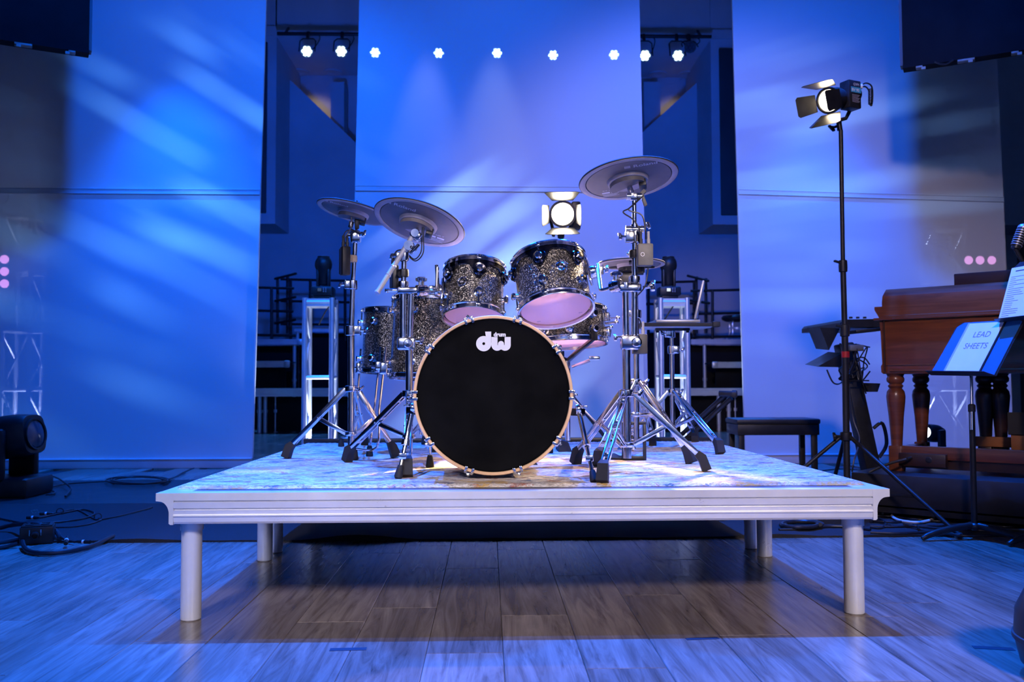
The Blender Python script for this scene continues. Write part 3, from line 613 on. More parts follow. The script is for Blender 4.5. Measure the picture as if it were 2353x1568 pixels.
# ================================================================== drums
def hoop(m_, R, z, up):                 # pressed metal hoop with flanges
    s_ = up
    m_.lathe([(R+.001, z-s_*.006), (R+.013, z-s_*.006), (R+.013, z-s_*.003), (R+.006, z-s_*.001), (R+.006, z+s_*.014), (R+.011, z+s_*.017), (R+.010, z+s_*.020), (R+.003, z+s_*.018), (R+.002, z+s_*.001)], 56, (0, 0, 0), (0, 0, 1), True)
def drum(name, label, Mx, R, L, nl, phase, mount=False, badge=None, group=None, base=None, bottom='clear_head', top='coated_head', lugz=None):
    t_ = thing(name, label, 'drum', base if base is not None else Mx.translation, group)
    m_ = MB(Mx); m_.lathe([(R-.008, -L/2+.004), (R, -L/2+.002), (R, L/2-.002), (R-.008, L/2-.004)], 64, (0, 0, 0), (0, 0, 1), True); m_.build('shell', 'sparkle', t_)
    for z, up, nm in ((L/2, 1, 'top_hoop'), (-L/2, -1, 'bottom_hoop')):
        m_ = MB(Mx); hoop(m_, R, z, up); m_.build(nm, 'chrome', t_, 30)
    m_ = MB(Mx); m_.lathe([(0, L/2+.004), (R-.004, L/2+.003), (R, L/2-.002)], 56); m_.build('batter_head', top, t_)
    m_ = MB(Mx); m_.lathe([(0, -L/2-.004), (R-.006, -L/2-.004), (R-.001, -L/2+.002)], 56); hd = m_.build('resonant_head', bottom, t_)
    if bottom == 'clear_head':
        for a in (2.3, -.6): m_ = MB(Mx); m_.text('dw', .014, V((R*.8*math.cos(a), -abs(R*.8*math.sin(a))*(-1 if a < 0 else -1), -L/2-.0048)), (1, 0, 0), (0, 1, 0)); m_.build('head_mark', 'ink', hd)
    lz = lugz if lugz is not None else L/2-.055
    for up in (1, -1):
        for i in range(nl):
            a = math.radians(phase)+2*math.pi*i/nl; d = V((math.sin(a), -math.cos(a), 0))
            m_ = MB(Mx); o = d*R+V((0, 0, up*lz)); m_.lathe([(0, -.002), (.019, -.002), (.02, .003), (.013, .006), (.011, .014), (.016, .018), (.0165, .026), (.012, .031), (0, .032)], 18, o, d); lg = m_.build('lug', 'chrome', t_)
            m_ = MB(Mx); o2 = d*(R+.0115); m_.cyl(o2+V((0, 0, up*(lz+.0))), o2+V((0, 0, up*(L/2+.014))), .0034, 8); m_.lathe([(0, 0), (.007, 0), (.007, .006), (.0045, .008), (.0045, .016), (0, .016)], 10, o2+V((0, 0, up*(L/2-.0))), (0, 0, up)); m_.build('tension_rod', 'chrome', lg)
            m_ = MB(Mx); m_.box(d*(R+.012)+V((0, 0, up*(L/2+.004))), (.02, .012, .012), Matrix.Rotation(a, 3, 'Z'), .002); m_.build('hoop_ear', 'chrome', lg)
    if mount:                           # suspension band hanging under the top hoop with eyelets round the lugs
        m_ = MB(Mx); N = 96; vs = []; fs = []
        a0, a1 = math.radians(mount[0]), math.radians(mount[1])
        def low(a):
            d = min(abs(((a-math.radians(phase)-2*math.pi*i/nl+math.pi) % (2*math.pi))-math.pi) for i in range(nl)); u = min(1, d/math.radians(21))
            return L/2-.022-(.068*(1-u*u*(3-2*u)))
        for i in range(N+1):
            a = a0+(a1-a0)*i/N
            for rr, zz in ((R+.005, L/2-.006), (R+.011, L/2-.008), (R+.011, low(a)), (R+.005, low(a)-.002)): vs.append((rr*math.sin(a), -rr*math.cos(a), zz))
        for i in range(N):
            for j in range(4): fs.append((i*4+j, i*4+(j+1) % 4, i*4+4+(j+1) % 4, i*4+4+j))
        fs += [(0, 1, 2, 3), (N*4+3, N*4+2, N*4+1, N*4)]
        m_.add(vs, fs); bd = m_.build('suspension_band', 'black_chrome', t_, 35)
        for i in range(nl):
            a = math.radians(phase)+2*math.pi*i/nl
            if not (a0-.1 < ((a-a0) % (2*math.pi))+a0 < a1+.1): continue
            d = V((math.sin(a), -math.cos(a), 0)); m_ = MB(Mx); m_.lathe([(.018, 0), (.028, 0), (.030, .004), (.027, .008), (.018, .006)], 22, d*(R+.010)+V((0, 0, lz)), d, True); m_.build('eyelet', 'black_chrome', bd)
    if badge is not None:
        a = math.radians(badge); d = V((math.sin(a), -math.cos(a), 0)); o = d*R
        m_ = MB(Mx); m_.lathe([(.014, 0), (.022, 0), (.022, .003), (.018, .005), (.014, .003)], 24, o, d, True); bg = m_.build('badge_ring', 'chrome', t_)
        m_ = MB(Mx); m_.disc(o+d*.0025, .0145, d, 24); m_.build('badge_face', 'black_plastic', bg)
        xx = V((math.cos(a), math.sin(a), 0)); m_ = MB(Mx); m_.text('dw', .014, o+d*.003-V((0, 0, .004)), xx, (0, 0, 1)); m_.build('badge_letters', 'white_print', bg)
    return t_
# rack toms
axR = view_axis(1277, 707, -9, .46); R1, L1 = .152, .215
cR = P(1277, 707, .74)+axR*(L1/2); MR = axis_frame(cR, axR)
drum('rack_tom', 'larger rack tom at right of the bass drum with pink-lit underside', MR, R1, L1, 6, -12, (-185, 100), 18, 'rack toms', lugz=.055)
axL = view_axis(1088, 722, 1.5, .38); R2, L2 = .127, .205
cL = P(1088, 724, .86)+axL*(L2/2); ML = axis_frame(cL, axL)
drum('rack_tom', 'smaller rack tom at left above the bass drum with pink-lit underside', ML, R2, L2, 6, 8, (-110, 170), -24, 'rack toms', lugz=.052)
# floor toms
def leaning(px0, py0, px1, py1, Y): return (P(px1, py1, Y)-P(px0, py0, Y)).normalized()
ax = (V((.055, .05, 1))).normalized(); R3, L3 = .203, .345
c0 = P(996, 873, 1.20); cF2 = c0+ax*(L3/2)+V((.0, 0, .015)); MF2 = axis_frame(cF2, ax)
ft2 = drum('floor_tom', 'larger floor tom in sparkle wrap directly left of the bass drum', MF2, R3, L3, 8, -30, None, None, 'floor toms', (cF2.x, cF2.y, Z0), lugz=.118)
ax = (V((.035, .03, 1))).normalized(); R4, L4 = .178, .29
c0 = P(912, 857, 1.62); cF1 = c0+ax*(L4/2)+V((0, 0, .012)); MF1 = axis_frame(cF1, ax)
ft1 = drum('floor_tom', 'smaller floor tom in sparkle wrap, leftmost drum of the kit', MF1, R4, L4, 8, -40, None, None, 'floor toms', (cF1.x, cF1.y, Z0), lugz=.092)
def tomleg(par, top, knee, bend, foot):
    m_ = MB(); pts = [top, knee]+[knee+V((0, 0, -.02))+(bend-knee)*.12, bend, bend+(foot-bend)*.25, foot+V((0, 0, .05))]
    m_.tube([top, knee]+crom([knee, bend, foot+V((0, 0, .05))], 4)[1:], .0056, 8); lg = m_.build('leg', 'chrome', par)
    m_ = MB(); m_.lathe([(0, 0), (.016, 0), (.018, .006), (.012, .045), (.009, .052), (0, .052)], 12, foot); m_.build('rubber_foot', 'black_rubber', lg)
    m_ = MB(); d = (top-knee).normalized(); b0 = top-d*.10; m_.bar(b0-d*.028, b0+d*.028, .036, .03, (0, 1, 0), .006); m_.cyl(b0+V((-.035, -.005, 0)), b0+V((.035, -.005, 0)), .007, 8); m_.build('leg_bracket', 'chrome', lg)
    return lg
def gz(px_, py_): return G(px_, py_, Z0)
tomleg(ft1, P(875, 797, 1.43), P(860, 945, 1.43), P(852, 1015, 1.42), gz(849, 1049))
tomleg(ft1, P(829, 802, 1.66), P(817, 990, 1.66), P(800, 1005, 1.65), gz(784, 1027))
tomleg(ft1, P(960, 797, 1.8), P(965, 990, 1.8), P(968, 1000, 1.8), gz(975, 1022))
tomleg(ft2, P(888, 797, 1.1), P(871, 945, 1.1), P(866, 1028, 1.08), gz(815, 1057))
tomleg(ft2, P(1010, 830, .98), P(988, 1000, .98), P(988, 1035, .98), gz(988, 1075))
tomleg(ft2, P(1020, 830, 1.42), P(1025, 985, 1.42), P(1026, 1000, 1.42), gz(1027, 1035))
# ---- snare on its stand
axS = V((-.03, .10, 1)).normalized(); R5, L5 = .178, .135
cS = P(1302, 752, 1.18); MS = axis_frame(cS, axS)
sn = drum('snare_drum', 'shallow snare drum behind the larger rack tom at right', MS, R5, L5, 10, 4, None, None, None, None, lugz=.035)
for z in (-.045, .03):                  # throw-off at the right side
    a = math.radians(72); d = V((math.sin(a), -math.cos(a), 0)); m_ = MB(MS); m_.box(d*(R5+.016)+V((0, 0, z)), (.03, .03, .04), Matrix.Rotation(a, 3, 'Z'), .005); m_.build('strainer', 'chrome', sn)
for i in range(3):
    a = math.radians(56+i*16); d = V((math.sin(a), -math.cos(a), 0)); m_ = MB(MS); m_.cyl(d*(R5+.01)+V((0, 0, -.03+.03*i)), d*(R5+.06)+V((0, 0, -.03+.03*i)), .006, 8); m_.sphere(d*(R5+.062)+V((0, 0, -.03+.03*i)), .010, 10); m_.build('strainer_knob', 'chrome', sn)
bs = MS @ V((0, 0, -L5/2-.03)); gS = V((bs.x, bs.y+.02, Z0))
ss = thing('snare_stand', 'chrome tripod stand with basket arms under the snare drum', 'stand', gS)
m_ = MB(); m_.cyl(gS+V((0, 0, .08)), bs+V((0, 0, -.06)), .0125, 14); m_.cyl(gS+V((0, 0, .28)), gS+V((0, 0, .34)), .019, 12); m_.build('pole', 'chrome', ss)
for i in range(3):
    a = math.radians(-80+120*i); d = V((math.sin(a), -math.cos(a), 0)); tip = MS @ (d*(R5+.012)+V((0, 0, -L5/2-.01)))
    m_ = MB(); m_.bar(bs+V((0, 0, -.06)), tip, .014, .02, (0, 0, 1), .003); ar = m_.build('basket_arm', 'black_chrome', ss)
    m_ = MB(); m_.bar(tip+V((0, 0, -.012)), MS @ (d*(R5+.014)+V((0, 0, -L5/2+.035))), .03, .016, d, .004); m_.build('arm_grip', 'black_rubber', ar)
    f_ = gS+V((.27*math.sin(a+.6), -.27*math.cos(a+.6), 0))
    m_ = MB(); m_.bar(gS+V((0, 0, .3)), f_+V((0, 0, .03)), .022, .008, (0, 0, 1), .002); lg = m_.build('leg', 'chrome', ss)
    m_ = MB(); m_.box(f_+V((0, 0, .016)), (.035, .035, .03), None, .006); m_.build('rubber_foot', 'black_rubber', lg)
m_ = MB(); m_.cyl(bs+V((.02, -.01, -.09)), bs+V((.10, -.03, -.06)), .008, 8); m_.box(bs+V((.12, -.04, -.05)), (.05, .02, .018), None, .004); m_.build('tilter_handle', 'chrome', ss)
# ================================================================== bass drum
cB = P(1134, 908.5, .27); RB, LB = .268, .40; yaw = math.radians(1.5)
ax = V((math.sin(yaw), -math.cos(yaw), -.004)).normalized(); up_ = V((0, 0, 1)); up_ = (up_-ax*up_.dot(ax)).normalized()
MBD = frame(cB, up_.cross(ax), up_, ax)        # x right, y up, z towards the camera
bd = thing('bass_drum', 'large bass drum with black front head and natural maple hoop', 'drum', (cB.x, cB.y+.25, Z0))
m_ = MB(MBD); m_.lathe([(RB-.008, -LB-.03), (RB, -LB-.03), (RB, -.03), (RB-.008, -.03)], 72, (0, 0, 0), (0, 0, 1), True); m_.build('shell', 'sparkle', bd)
RO = .2915
for z0, nm in ((0, 'front_hoop'), (-LB-.045, 'rear_hoop')):
    m_ = MB(MBD); m_.lathe([(RO-.011, z0-.036), (RO-.002, z0-.037), (RO, z0-.035), (RO, z0-.003), (RO-.002, z0), (RO-.010, z0), (RO-.012, z0-.003)], 96, (0, 0, 0), (0, 0, 1), True); m_.build(nm, 'maple', bd, 30)
m_ = MB(MBD); m_.lathe([(0, -.012), (.24, -.0125), (.270, -.013), (.2745, -.010), (.2795, -.012), (.2795, -.03)], 96); fh = m_.build('front_head', 'black_head', bd)
m_ = MB(MBD); m_.lathe([(0, -LB-.075), (.27, -LB-.075), (.28, -LB-.06)], 64); m_.build('batter_head', 'coated_head', bd)
# printed letters: d and w with the small word above
k_ = 1/(5.227*S(.28)); ox, oy = 1134-(980+0/5.227), 0
def lp(cx, cy): return ((980+cx/5.227-1134)/S(.28), (908.5-(540+cy/5.227))/S(.28))
lg_ = MB(MBD); zz = -.0112
zq = [zz]
def zn(): zq[0] += 2e-5; return zq[0]
def ring(c, r, r0, n=40):
    x, y = lp(*c); zz = zn(); lg_.lathe([(r0*k_, 0), (r*k_, 0)], n, (x, y, zz), (0, 0, 1))
def poly(pts): lg_.flat([lp(*q) for q in pts], (0, 0, zn()), (1, 0, 0), (0, 1, 0))
def arcpts(c, r, a0, a1, n=10): return [(c[0]+r*math.cos(math.radians(a0+(a1-a0)*i/n)), c[1]-r*math.sin(math.radians(a0+(a1-a0)*i/n))) for i in range(n+1)]
ring((690, 1308), 92, 17)
poly([(706, 1163), (780, 1163), (780, 1308), (706+14, 1250)]); poly([(720, 1250), (780, 1308)]+arcpts((690, 1308), 90, 0, -40, 6)+[(712, 1330)])
poly([(782, 1228), (856, 1228), (856, 1326)]+arcpts((850, 1326), 68, 270, 180, 10)); poly([(850, 1394)]+[(856, 1326), (898, 1326), (898, 1382)]+arcpts((850, 1326), 68, -50, -90, 6))
poly([(941, 1228), (1015, 1228)]+arcpts((947, 1326), 68, 0, -90, 10)+[(941, 1394), (941, 1326)]); poly([(898, 1382), (898, 1326), (947, 1326), (947, 1394)]+arcpts((947, 1326), 68, -90, -130, 6))
poly([(862, 1326)]+arcpts((898, 1312), 36, 180, 0, 14)+[(934, 1326)])
x, y = lp(882, 1220); lg_.text('drum', .0205, (x, y, zn()), (1, 0, 0), (0, 1, 0), 'CENTER', .0011)
lg_.build('logo_print', 'white_print', fh, label='white dw drum lettering')
for i in range(10):
    a = math.radians(18+36*i); d = V((math.sin(a), math.cos(a), 0)); tn = V((math.cos(a), -math.sin(a), 0))
    m_ = MB(MBD)
    for s_ in (-1, 1):
        o = d*(RO+.001)+tn*(s_*.0125); R_ = Matrix((tn, d, V((0, 0, 1)))).transposed()
        m_.box(o+V((0, 0, -.018)), (.010, .006, .042), R_, .0015); m_.box(o-d*.008+V((0, 0, .0025)), (.010, .020, .005), R_, .0015)
    m_.box(d*(RO+.006)+V((0, 0, -.022)), (.034, .007, .014), R_, .002); cl = m_.build('claw', 'chrome', bd)
    m_ = MB(MBD); m_.cyl(d*(RO+.010)+V((0, 0, -.005)), d*(RO+.010)+V((0, 0, -.17)), .0035, 8); m_.lathe([(0, .012), (.0055, .010), (.006, -.01), (0, -.012)], 10, d*(RO+.010)+V((0, 0, .0))); m_.build('tension_rod', 'chrome', cl)
    m_ = MB(MBD); m_.lathe([(0, 0), (.02, 0), (.014, .007), (.016, .02), (.010, .028), (0, .03)], 14, d*RB+V((0, 0, -.15)), d); m_.build('lug', 'chrome', cl)
# spurs
for s_, top, bot in ((-1, P(947, 945, .40), gz(915, 1100)), (1, P(1331, 948, .40), gz(1366, 1109))):
    m_ = MB(); dd = (top-bot).normalized(); m_.cyl(bot+dd*.03, bot+(top-bot)*.55, .0075, 10); m_.cyl(bot+(top-bot)*.5, top, .0105, 12); m_.lathe([(.0105, -.012), (.016, -.010), (.016, .010), (.0105, .012)], 12, bot+(top-bot)*.52, dd, True); m_.box(bot+(top-bot)*.33+V((0, -.012, 0)), (.028, .014, .022), None, .003); sp_ = m_.build('spur', 'chrome', bd)
    m_ = MB(); m_.lathe([(0, -.004), (.013, -.004), (.016, .004), (.0105, .045), (0, .046)], 14, bot+V((0, 0, .004)), dd); m_.build('spur_tip', 'black_rubber', sp_)
    m_ = MB(); m_.lathe([(0, -.006), (.019, -.006), (.021, .003), (.018, .012), (0, .016)], 18, top+V((-s_*.008, 0, .012)), (s_, 0, .15)); m_.bar(top+V((-s_*.005, 0, .02)), top+V((s_*.03, -.01, .022)), .014, .01, (0, 0, 1), .003); m_.build('spur_bracket', 'chrome', sp_)
    m_ = MB(); m_.bar(top+V((-s_*.02, .05, .0)), top+V((s_*.012, -.01, 0)), .03, .03, (0, 0, 1), .006); m_.build('spur_mount', 'black_chrome', sp_)
# bass pedal behind the drum
pc = V((cB.x+.03, .93, Z0)); pd = thing('bass_pedal', 'black bass drum pedal peeking out behind the bass drum', 'pedal', pc)
m_ = MB(); m_.prism([(-.16, 0), (.16, 0), (.15, .012), (-.15, .012)], pc+V((0, -.1, .001)), (1, 0, 0), (0, 0, 1), -.30); m_.build('base_plate', 'black_metal', pd)
m_ = MB(); m_.bar(pc+V((0, -.05, .09)), pc+V((0, .2, .03)), .085, .01, (0, 0, 1), .003); m_.build('footboard', 'black_chrome', pd)
for s_ in (-1, 1): m_ = MB(); m_.bar(pc+V((s_*.06, -.06, .0)), pc+V((s_*.06, -.06, .2)), .02, .02, (0, 1, 0), .004); m_.build('post', 'chrome', pd)
m_ = MB(); m_.cyl(pc+V((-.1, -.06, .19)), pc+V((.2, -.06, .19)), .009, 10); ax_ = m_.build('axle', 'chrome', pd)
m_ = MB(); m_.cyl(pc+V((0, -.06, .19)), pc+V((0, -.12, .38)), .006, 8); m_.lathe([(0, -.02), (.02, -.02), (.025, 0), (.02, .02), (0, .02)], 14, pc+V((0, -.13, .39)), (0, -1, .3)); m_.build('beater', 'chrome', pd)
m_ = MB(); w0 = G(1310, 1030, Z0)
m_.prism([(0, 0), (.07, 0), (.05, .05), (.015, .06)], G(1283, 1040, Z0), (1, 0, 0), (0, 0, 1), -.2); m_.build('heel_block', 'black_rubber', pd)
# ================================================================== hardware
def collar(m_, p, r, h=.03, ax=(0, 0, 1)): m_.lathe([(r*.8, -h/2), (r, -h/2+.003), (r*1.05, 0), (r, h/2-.003), (r*.8, h/2)], 14, p, ax, True)
def wing(m_, p, d, s_=1.0):              # wing screw pointing along d
    p, d = V(p), V(d).normalized(); u = d.orthogonal().normalized()
    m_.cyl(p, p+d*.022*s_, .005*s_, 8); m_.bar(p+d*.024*s_-u*.019*s_, p+d*.03*s_+u*.019*s_, .008*s_, .012*s_, d, .002*s_); m_.sphere(p+d*.024*s_, .009*s_, 8)
def tripod(t_, base, zl, zu, feet, r=.0155):
    """double-braced chrome tripod; base = pole axis on the rug"""
    b0 = V(base)
    m_ = MB(); collar(m_, b0+V((0, 0, zu)), r*1.9, .03); wing(m_, b0+V((r*1.6, -r, zu)), (1, -.6, 0)); m_.build('tripod_collar', 'chrome', t_); m_ = MB(); collar(m_, b0+V((0, 0, zl)), r*1.8, .022); m_.build('lower_collar', 'chrome', t_)
    for f_ in feet:
        f_ = V(f_); h = V((f_.x-b0.x, f_.y-b0.y, 0)); L = h.length; d = h/L; s_ = V((-d.y, d.x, 0)); top = b0+d*r*1.7+V((0, 0, zu)); end = V((f_.x, f_.y, Z0+.055))-d*.02
        m_ = MB()
        for q in (-1, 1): m_.bar(top+s_*q*.011, end+s_*q*.011, .006, .021, s_.cross(end-top), .001)
        for u in (.12, .42, .85): c_ = top.lerp(end, u); m_.bar(c_-s_*.013, c_+s_*.013, .02, .014, (0, 0, 1), .002)
        lg = m_.build('leg', 'chrome', t_)
        m_ = MB(); mid = top.lerp(end, .5); lo = b0+d*r*1.6+V((0, 0, zl)); q = .0045
        for e_ in (-1, 1): m_.bar(lo+s_*e_*q, mid+s_*e_*q, .004, .018, s_.cross(mid-lo), .001)
        m_.cyl(mid-s_*.018, mid+s_*.018, .005, 8); m_.build('leg_brace', 'chrome', lg)
        m_ = MB(); dn = (end-top).normalized(); w0 = end-dn*.025; w1 = V((f_.x, f_.y, Z0+.008)); n_ = s_.cross(dn).normalized()
        vs = []
        for c_, a_, b_ in ((w0, .014, .013), (end+dn*.004, .019, .019), (w1, .021, .024)):
            for (i, j) in ((-1, -1), (1, -1), (1, 1), (-1, 1)): vs.append(c_+s_*i*a_+n_*j*b_)
        for k_ in range(8, 12): vs[k_].z = max(Z0-.002, min(vs[k_].z, Z0+.012))
        fs = [(3, 2, 1, 0), (8, 9, 10, 11)]+[(a*4+i, a*4+(i+1) % 4, a*4+4+(i+1) % 4, a*4+4+i) for a in (0, 1) for i in range(4)]
        m_.add(vs, fs); m_.build('rubber_foot', 'black_rubber', lg, 30)
def seg(t_, pts, rs, name='pole'):
    for i in range(len(pts)-1):
        m_ = MB(); m_.cyl(pts[i], pts[i+1], rs[i], 16); m_.build(name, 'chrome', t_)
def clampb(t_, p, r, d=(1, 0, 0), name='clamp', s_=1.0):
    m_ = MB(); collar(m_, p, r*1.75, .04*s_); m_.box(V(p)+V(d)*r*1.7, (.03*s_, .034*s_, .036*s_), None, .004); wing(m_, V(p)+V(d)*(r*1.7+.012), d, .9*s_); m_.build(name, 'chrome', t_)
# ---- cymbal pads
def cymbal(label, px_, py_, Y, R, tilt, ratio, roland, model, name='cymbal_pad', ax=None, base=None):
    c = P(px_, py_, Y); n_ = view_axis(px_, py_, tilt, ratio) if ax is None else V(ax).normalized(); Mx = axis_frame(c, n_)
    t_ = thing(name, label, 'cymbal', c, 'electronic cymbals of the kit')
    m_ = MB(Mx); m_.lathe([(0, .016), (R*.18, .016), (R*.24, .009), (R*.9, .002), (R*.985, -.001), (R, -.005), (R*.995, -.0085), (R*.97, -.0095), (R*.95, -.004), (0, .0)], 72); m_.build('top_pad', 'black_rubber', t_)
    m_ = MB(Mx); m_.lathe([(R*.985, -.0098), (R*.97, -.0108), (R*.885, -.0108), (R*.87, -.0096), (R*.865, -.006), (R*.985, -.006)], 72, (0, 0, 0), (0, 0, 1), True); m_.build('under_rim', 'cymbal_rim', t_, 30)
    m_ = MB(Mx); m_.lathe([(R*.855, -.005), (R*.85, -.0088), (R*.3, -.0098), (0, -.0098)], 72); pl = m_.build('under_plate', 'cymbal_rubber', t_)
    m_ = MB(Mx); m_.lathe([(R*.42, -.009), (R*.405, -.022), (R*.39, -.025), (R*.08, -.027), (R*.075, -.012), (0, -.012)], 48, (-.02*R, 0, 0)); cu = m_.build('under_cup', 'cymbal_cup', t_, 30)
    m_ = MB(Mx); arc = [math.radians(a) for a in range(150, 331, 12)]
    m_.prism([(.37*R*math.cos(a), .37*R*math.sin(a)) for a in arc], (-.02*R, 0, -.0255), (1, 0, 0), (0, 1, 0), -.016); m_.build('cup_cover', 'cymbal_rubber', cu)
    m_ = MB(Mx); jx = V((R*.26, -.02*R, -.04)); m_.box(jx, (.03, .05, .03), None, .004); m_.build('jack_box', 'black_plastic', t_)
    pr = MB(Mx); z = -.0102
    if roland:
        x, y = roland[0]*R, roland[1]*R; pr.text('Roland', R*.17, (x, y, z), (1, 0, 0), (0, -1, 0), 'CENTER', .0003)
        for i in range(5): pr.flat([(-R*.31-i*R*.024, 0), (-R*.295-i*R*.024, 0), (-R*.295-i*R*.024, R*.11), (-R*.31-i*R*.024, R*.11)], (x, y, z), (1, 0, 0), (0, -1, 0))
        pr.build('brand_print', 'grey_print', pl)
    if model:
        pr = MB(Mx); x, y = model[0]*R, model[1]*R
        pr.text(model[2], R*.075, (x, y-R*.08, z), (1, 0, 0), (0, -1, 0))
        for i in (-1, 1): pr.flat([(-.08*R+i*.095*R, 0), (.08*R+i*.095*R, 0), (.08*R+i*.095*R, R*.075), (-.08*R+i*.095*R, R*.075)], (x, y+R*.05, z), (1, 0, 0), (0, -1, 0))
        for j in range(4): pr.flat([(-.16*R, 0), (.17*R-.03*R*(j % 3), 0), (.17*R-.03*R*(j % 3), R*.012), (-.16*R, R*.012)], (x, y+R*(.10+j*.035), z), (1, 0, 0), (0, -1, 0))
        pr.build('label_print', 'white_print', pl)
    m_ = MB(Mx); m_.cyl((0, 0, .0), (0, 0, .05), .004, 8); m_.lathe([(0, .016), (.013, .016), (.014, .024), (.009, .03), (0, .03)], 14); m_.bar((-.016, 0, .036), (.016, 0, .044), .01, .008, (0, 0, 1), .002); m_.sphere((-.016, 0, .042), .007, 8); m_.sphere((.016, 0, .042), .007, 8); m_.build('wing_nut', 'chrome', t_)
    return t_, c, n_, Mx
cy1, k1, n1, m1 = cymbal('rear left electronic cymbal, dark blue-lit, partly behind another cymbal', 815, 485, 1.18, .178, 15.3, .246, (-.42, -.42), None)
cy2, k2, n2, m2 = cymbal('large tilted electronic cymbal left of the rack toms on a boom', 964.5, 510, .86, .203, 18.2, .435, (-.38, -.48), (.44, .36, 'CY-16R-T'))
cy3, k3, n3, m3 = cymbal('highest electronic cymbal at the right of the kit', 1443.7, 408.6, .60, .203, -9.7, .395, (.36, -.56), (-.40, .46, 'CY-16R-T'))
cyh, kh, nh, mh = cymbal('small level electronic hi-hat pad at the right behind the grey module', 1451, 604, 1.04, .152, -1, .17, None, None, 'hi_hat_pad')
m_ = MB(mh); m_.lathe([(0, -.012), (.05, -.012), (.06, -.02), (.06, -.045), (.02, -.05), (0, -.05)], 20); m_.box((-.02, 0, -.075), (.07, .06, .06), None, .006); m_.build('sensor_block', 'black_plastic', cyh)
m_ = MB(mh)
for i in range(3): a = i*2.1+.5; m_.bar((.06*math.cos(a), .06*math.sin(a), -.016), (.115*math.cos(a), .115*math.sin(a), -.014), .02, .006, (0, 0, 1), .001)
m_.build('under_ribs', 'black_rubber', cyh)
# ---- left rear cymbal stand (A)
bA = V((P(807, 1000, 1.17).x, 1.17, Z0)); A = thing('cymbal_stand', 'chrome tripod cymbal stand at far left carrying the rear left cymbal', 'stand', bA, 'chrome tripod stands of the kit')
zz = lambda y, Y: P(1000, y, Y).z-Z0
tripod(A, bA, zz(996, 1.17), zz(893, 1.17), [gz(657, 1054), gz(910, 1052), gz(838, 1024)])
pA = [bA+V((0, 0, .05)), P(807, 765, 1.17), P(811, 655, 1.17), P(817, 552, 1.17)]; seg(A, pA, [.0155, .0125, .0105])
clampb(A, pA[1]+V((0, 0, .01)), .0155, (1, 0, 0), 'height_clamp', 1.2); clampb(A, pA[2], .0125, (-1, 0, 0), 'height_clamp', 1.1)
m_ = MB(); m_.box(pA[3]+V((0, 0, .015)), (.05, .045, .06), None, .012); wing(m_, pA[3]+V((.02, -.02, .02)), (1, -.3, .3)); m_.cyl(pA[3]+V((-.035, 0, .025)), pA[3]+V((.04, 0, .025)), .014, 12); m_.build('tilter', 'chrome', A)
m_ = MB(); m_.cyl(pA[3]+V((.005, 0, .03)), k1, .0065, 10); m_.lathe([(.0065, 0), (.012, .002), (.012, .03), (.0065, .034)], 12, k1-n1*.085, n1, True); m_.build('tilter_rod', 'chrome', A)
m_ = MB(); m_.box(pA[3]+V((.008, -.01, .08)), (.02, .02, .06), None, .005); m_.build('pad_clip', 'black_plastic', A)
# ---- left front stand (C): boom cymbal and small tom
YC = .76; bC = V((P(940, 1000, YC).x, YC, Z0)); C = thing('double_stand', 'chrome double-braced stand left of the bass drum with boom arm and tom arm', 'stand', bC, 'chrome tripod stands of the kit')
tripod(C, bC, zz(1003, YC), zz(905, YC), [gz(797, 1062), gz(936, 1098), gz(1002, 1040)])
pC = [bC+V((0, 0, .05)), P(941, 790, YC), P(945, 668, YC)]; seg(C, pC, [.0155, .0135])
qC = [P(926, 790, YC), P(927, 668, YC), P(929, 590, YC)]; seg(C, qC, [.0135, .011], 'upper_pole')
m_ = MB(); m_.box((pC[1]+qC[0])/2, (.075, .05, .055), None, .01); m_.lathe([(0, -.03), (.02, -.03), (.022, 0), (.016, .012), (0, .014)], 18, (pC[1]+qC[0])/2+V((.01, -.02, 0)), (0, -1, 0)); wing(m_, pC[1]+V((.025, 0, .012)), (1, 0, 0)); m_.build('twin_clamp', 'chrome', C)
m_ = MB(); c_ = (pC[2]+qC[1])/2; m_.box(c_, (.085, .045, .03), None, .008); m_.cyl(c_+V((-.085, 0, 0)), c_+V((-.03, 0, 0)), .009, 10); m_.sphere(c_+V((-.085, 0, 0)), .011, 8); collar(m_, qC[1]+V((0, 0, .025)), .022, .03); m_.build('top_clamp', 'chrome', C)
clampb(C, qC[2], .011, (-1, 0, 0), 'height_clamp')
tl = P(940, 566, YC); m_ = MB(); m_.cyl(qC[2], tl, .012, 12); m_.sphere(tl, .024, 14, (1, .8, 1)); m_.cyl(tl+V((0, -.03, 0)), tl+V((0, .03, 0)), .02, 16); wing(m_, tl+V((.012, -.03, -.008)), (.5, -1, -.4), 1.4); m_.build('boom_tilter', 'chrome', C)
be = P(866, 674, YC-.12); bu = P(949, 541, YC+.02)
m_ = MB(); m_.cyl(be, bu, .0105, 12); m_.cyl(be, be+(bu-be)*.03, .0125, 12); collar(m_, be.lerp(bu, .45), .0125, .012, (bu-be).normalized()); collar(m_, be.lerp(bu, .3), .0125, .008, (bu-be).normalized()); m_.build('boom_rod', 'truss_metal', C)
m_ = MB(); m_.box(bu+V((.012, 0, .0)), (.05, .04, .04), Matrix.Rotation(.7, 3, 'Y'), .012); m_.cyl(bu+V((.01, -.03, .006)), bu+V((.01, .03, .006)), .017, 14); m_.cyl(bu+V((.008, 0, 0)), k2, .006, 10); m_.lathe([(.006, 0), (.011, .002), (.011, .025), (.006, .028)], 12, k2-n2*.06, n2, True); m_.build('cymbal_tilter', 'chrome', C)
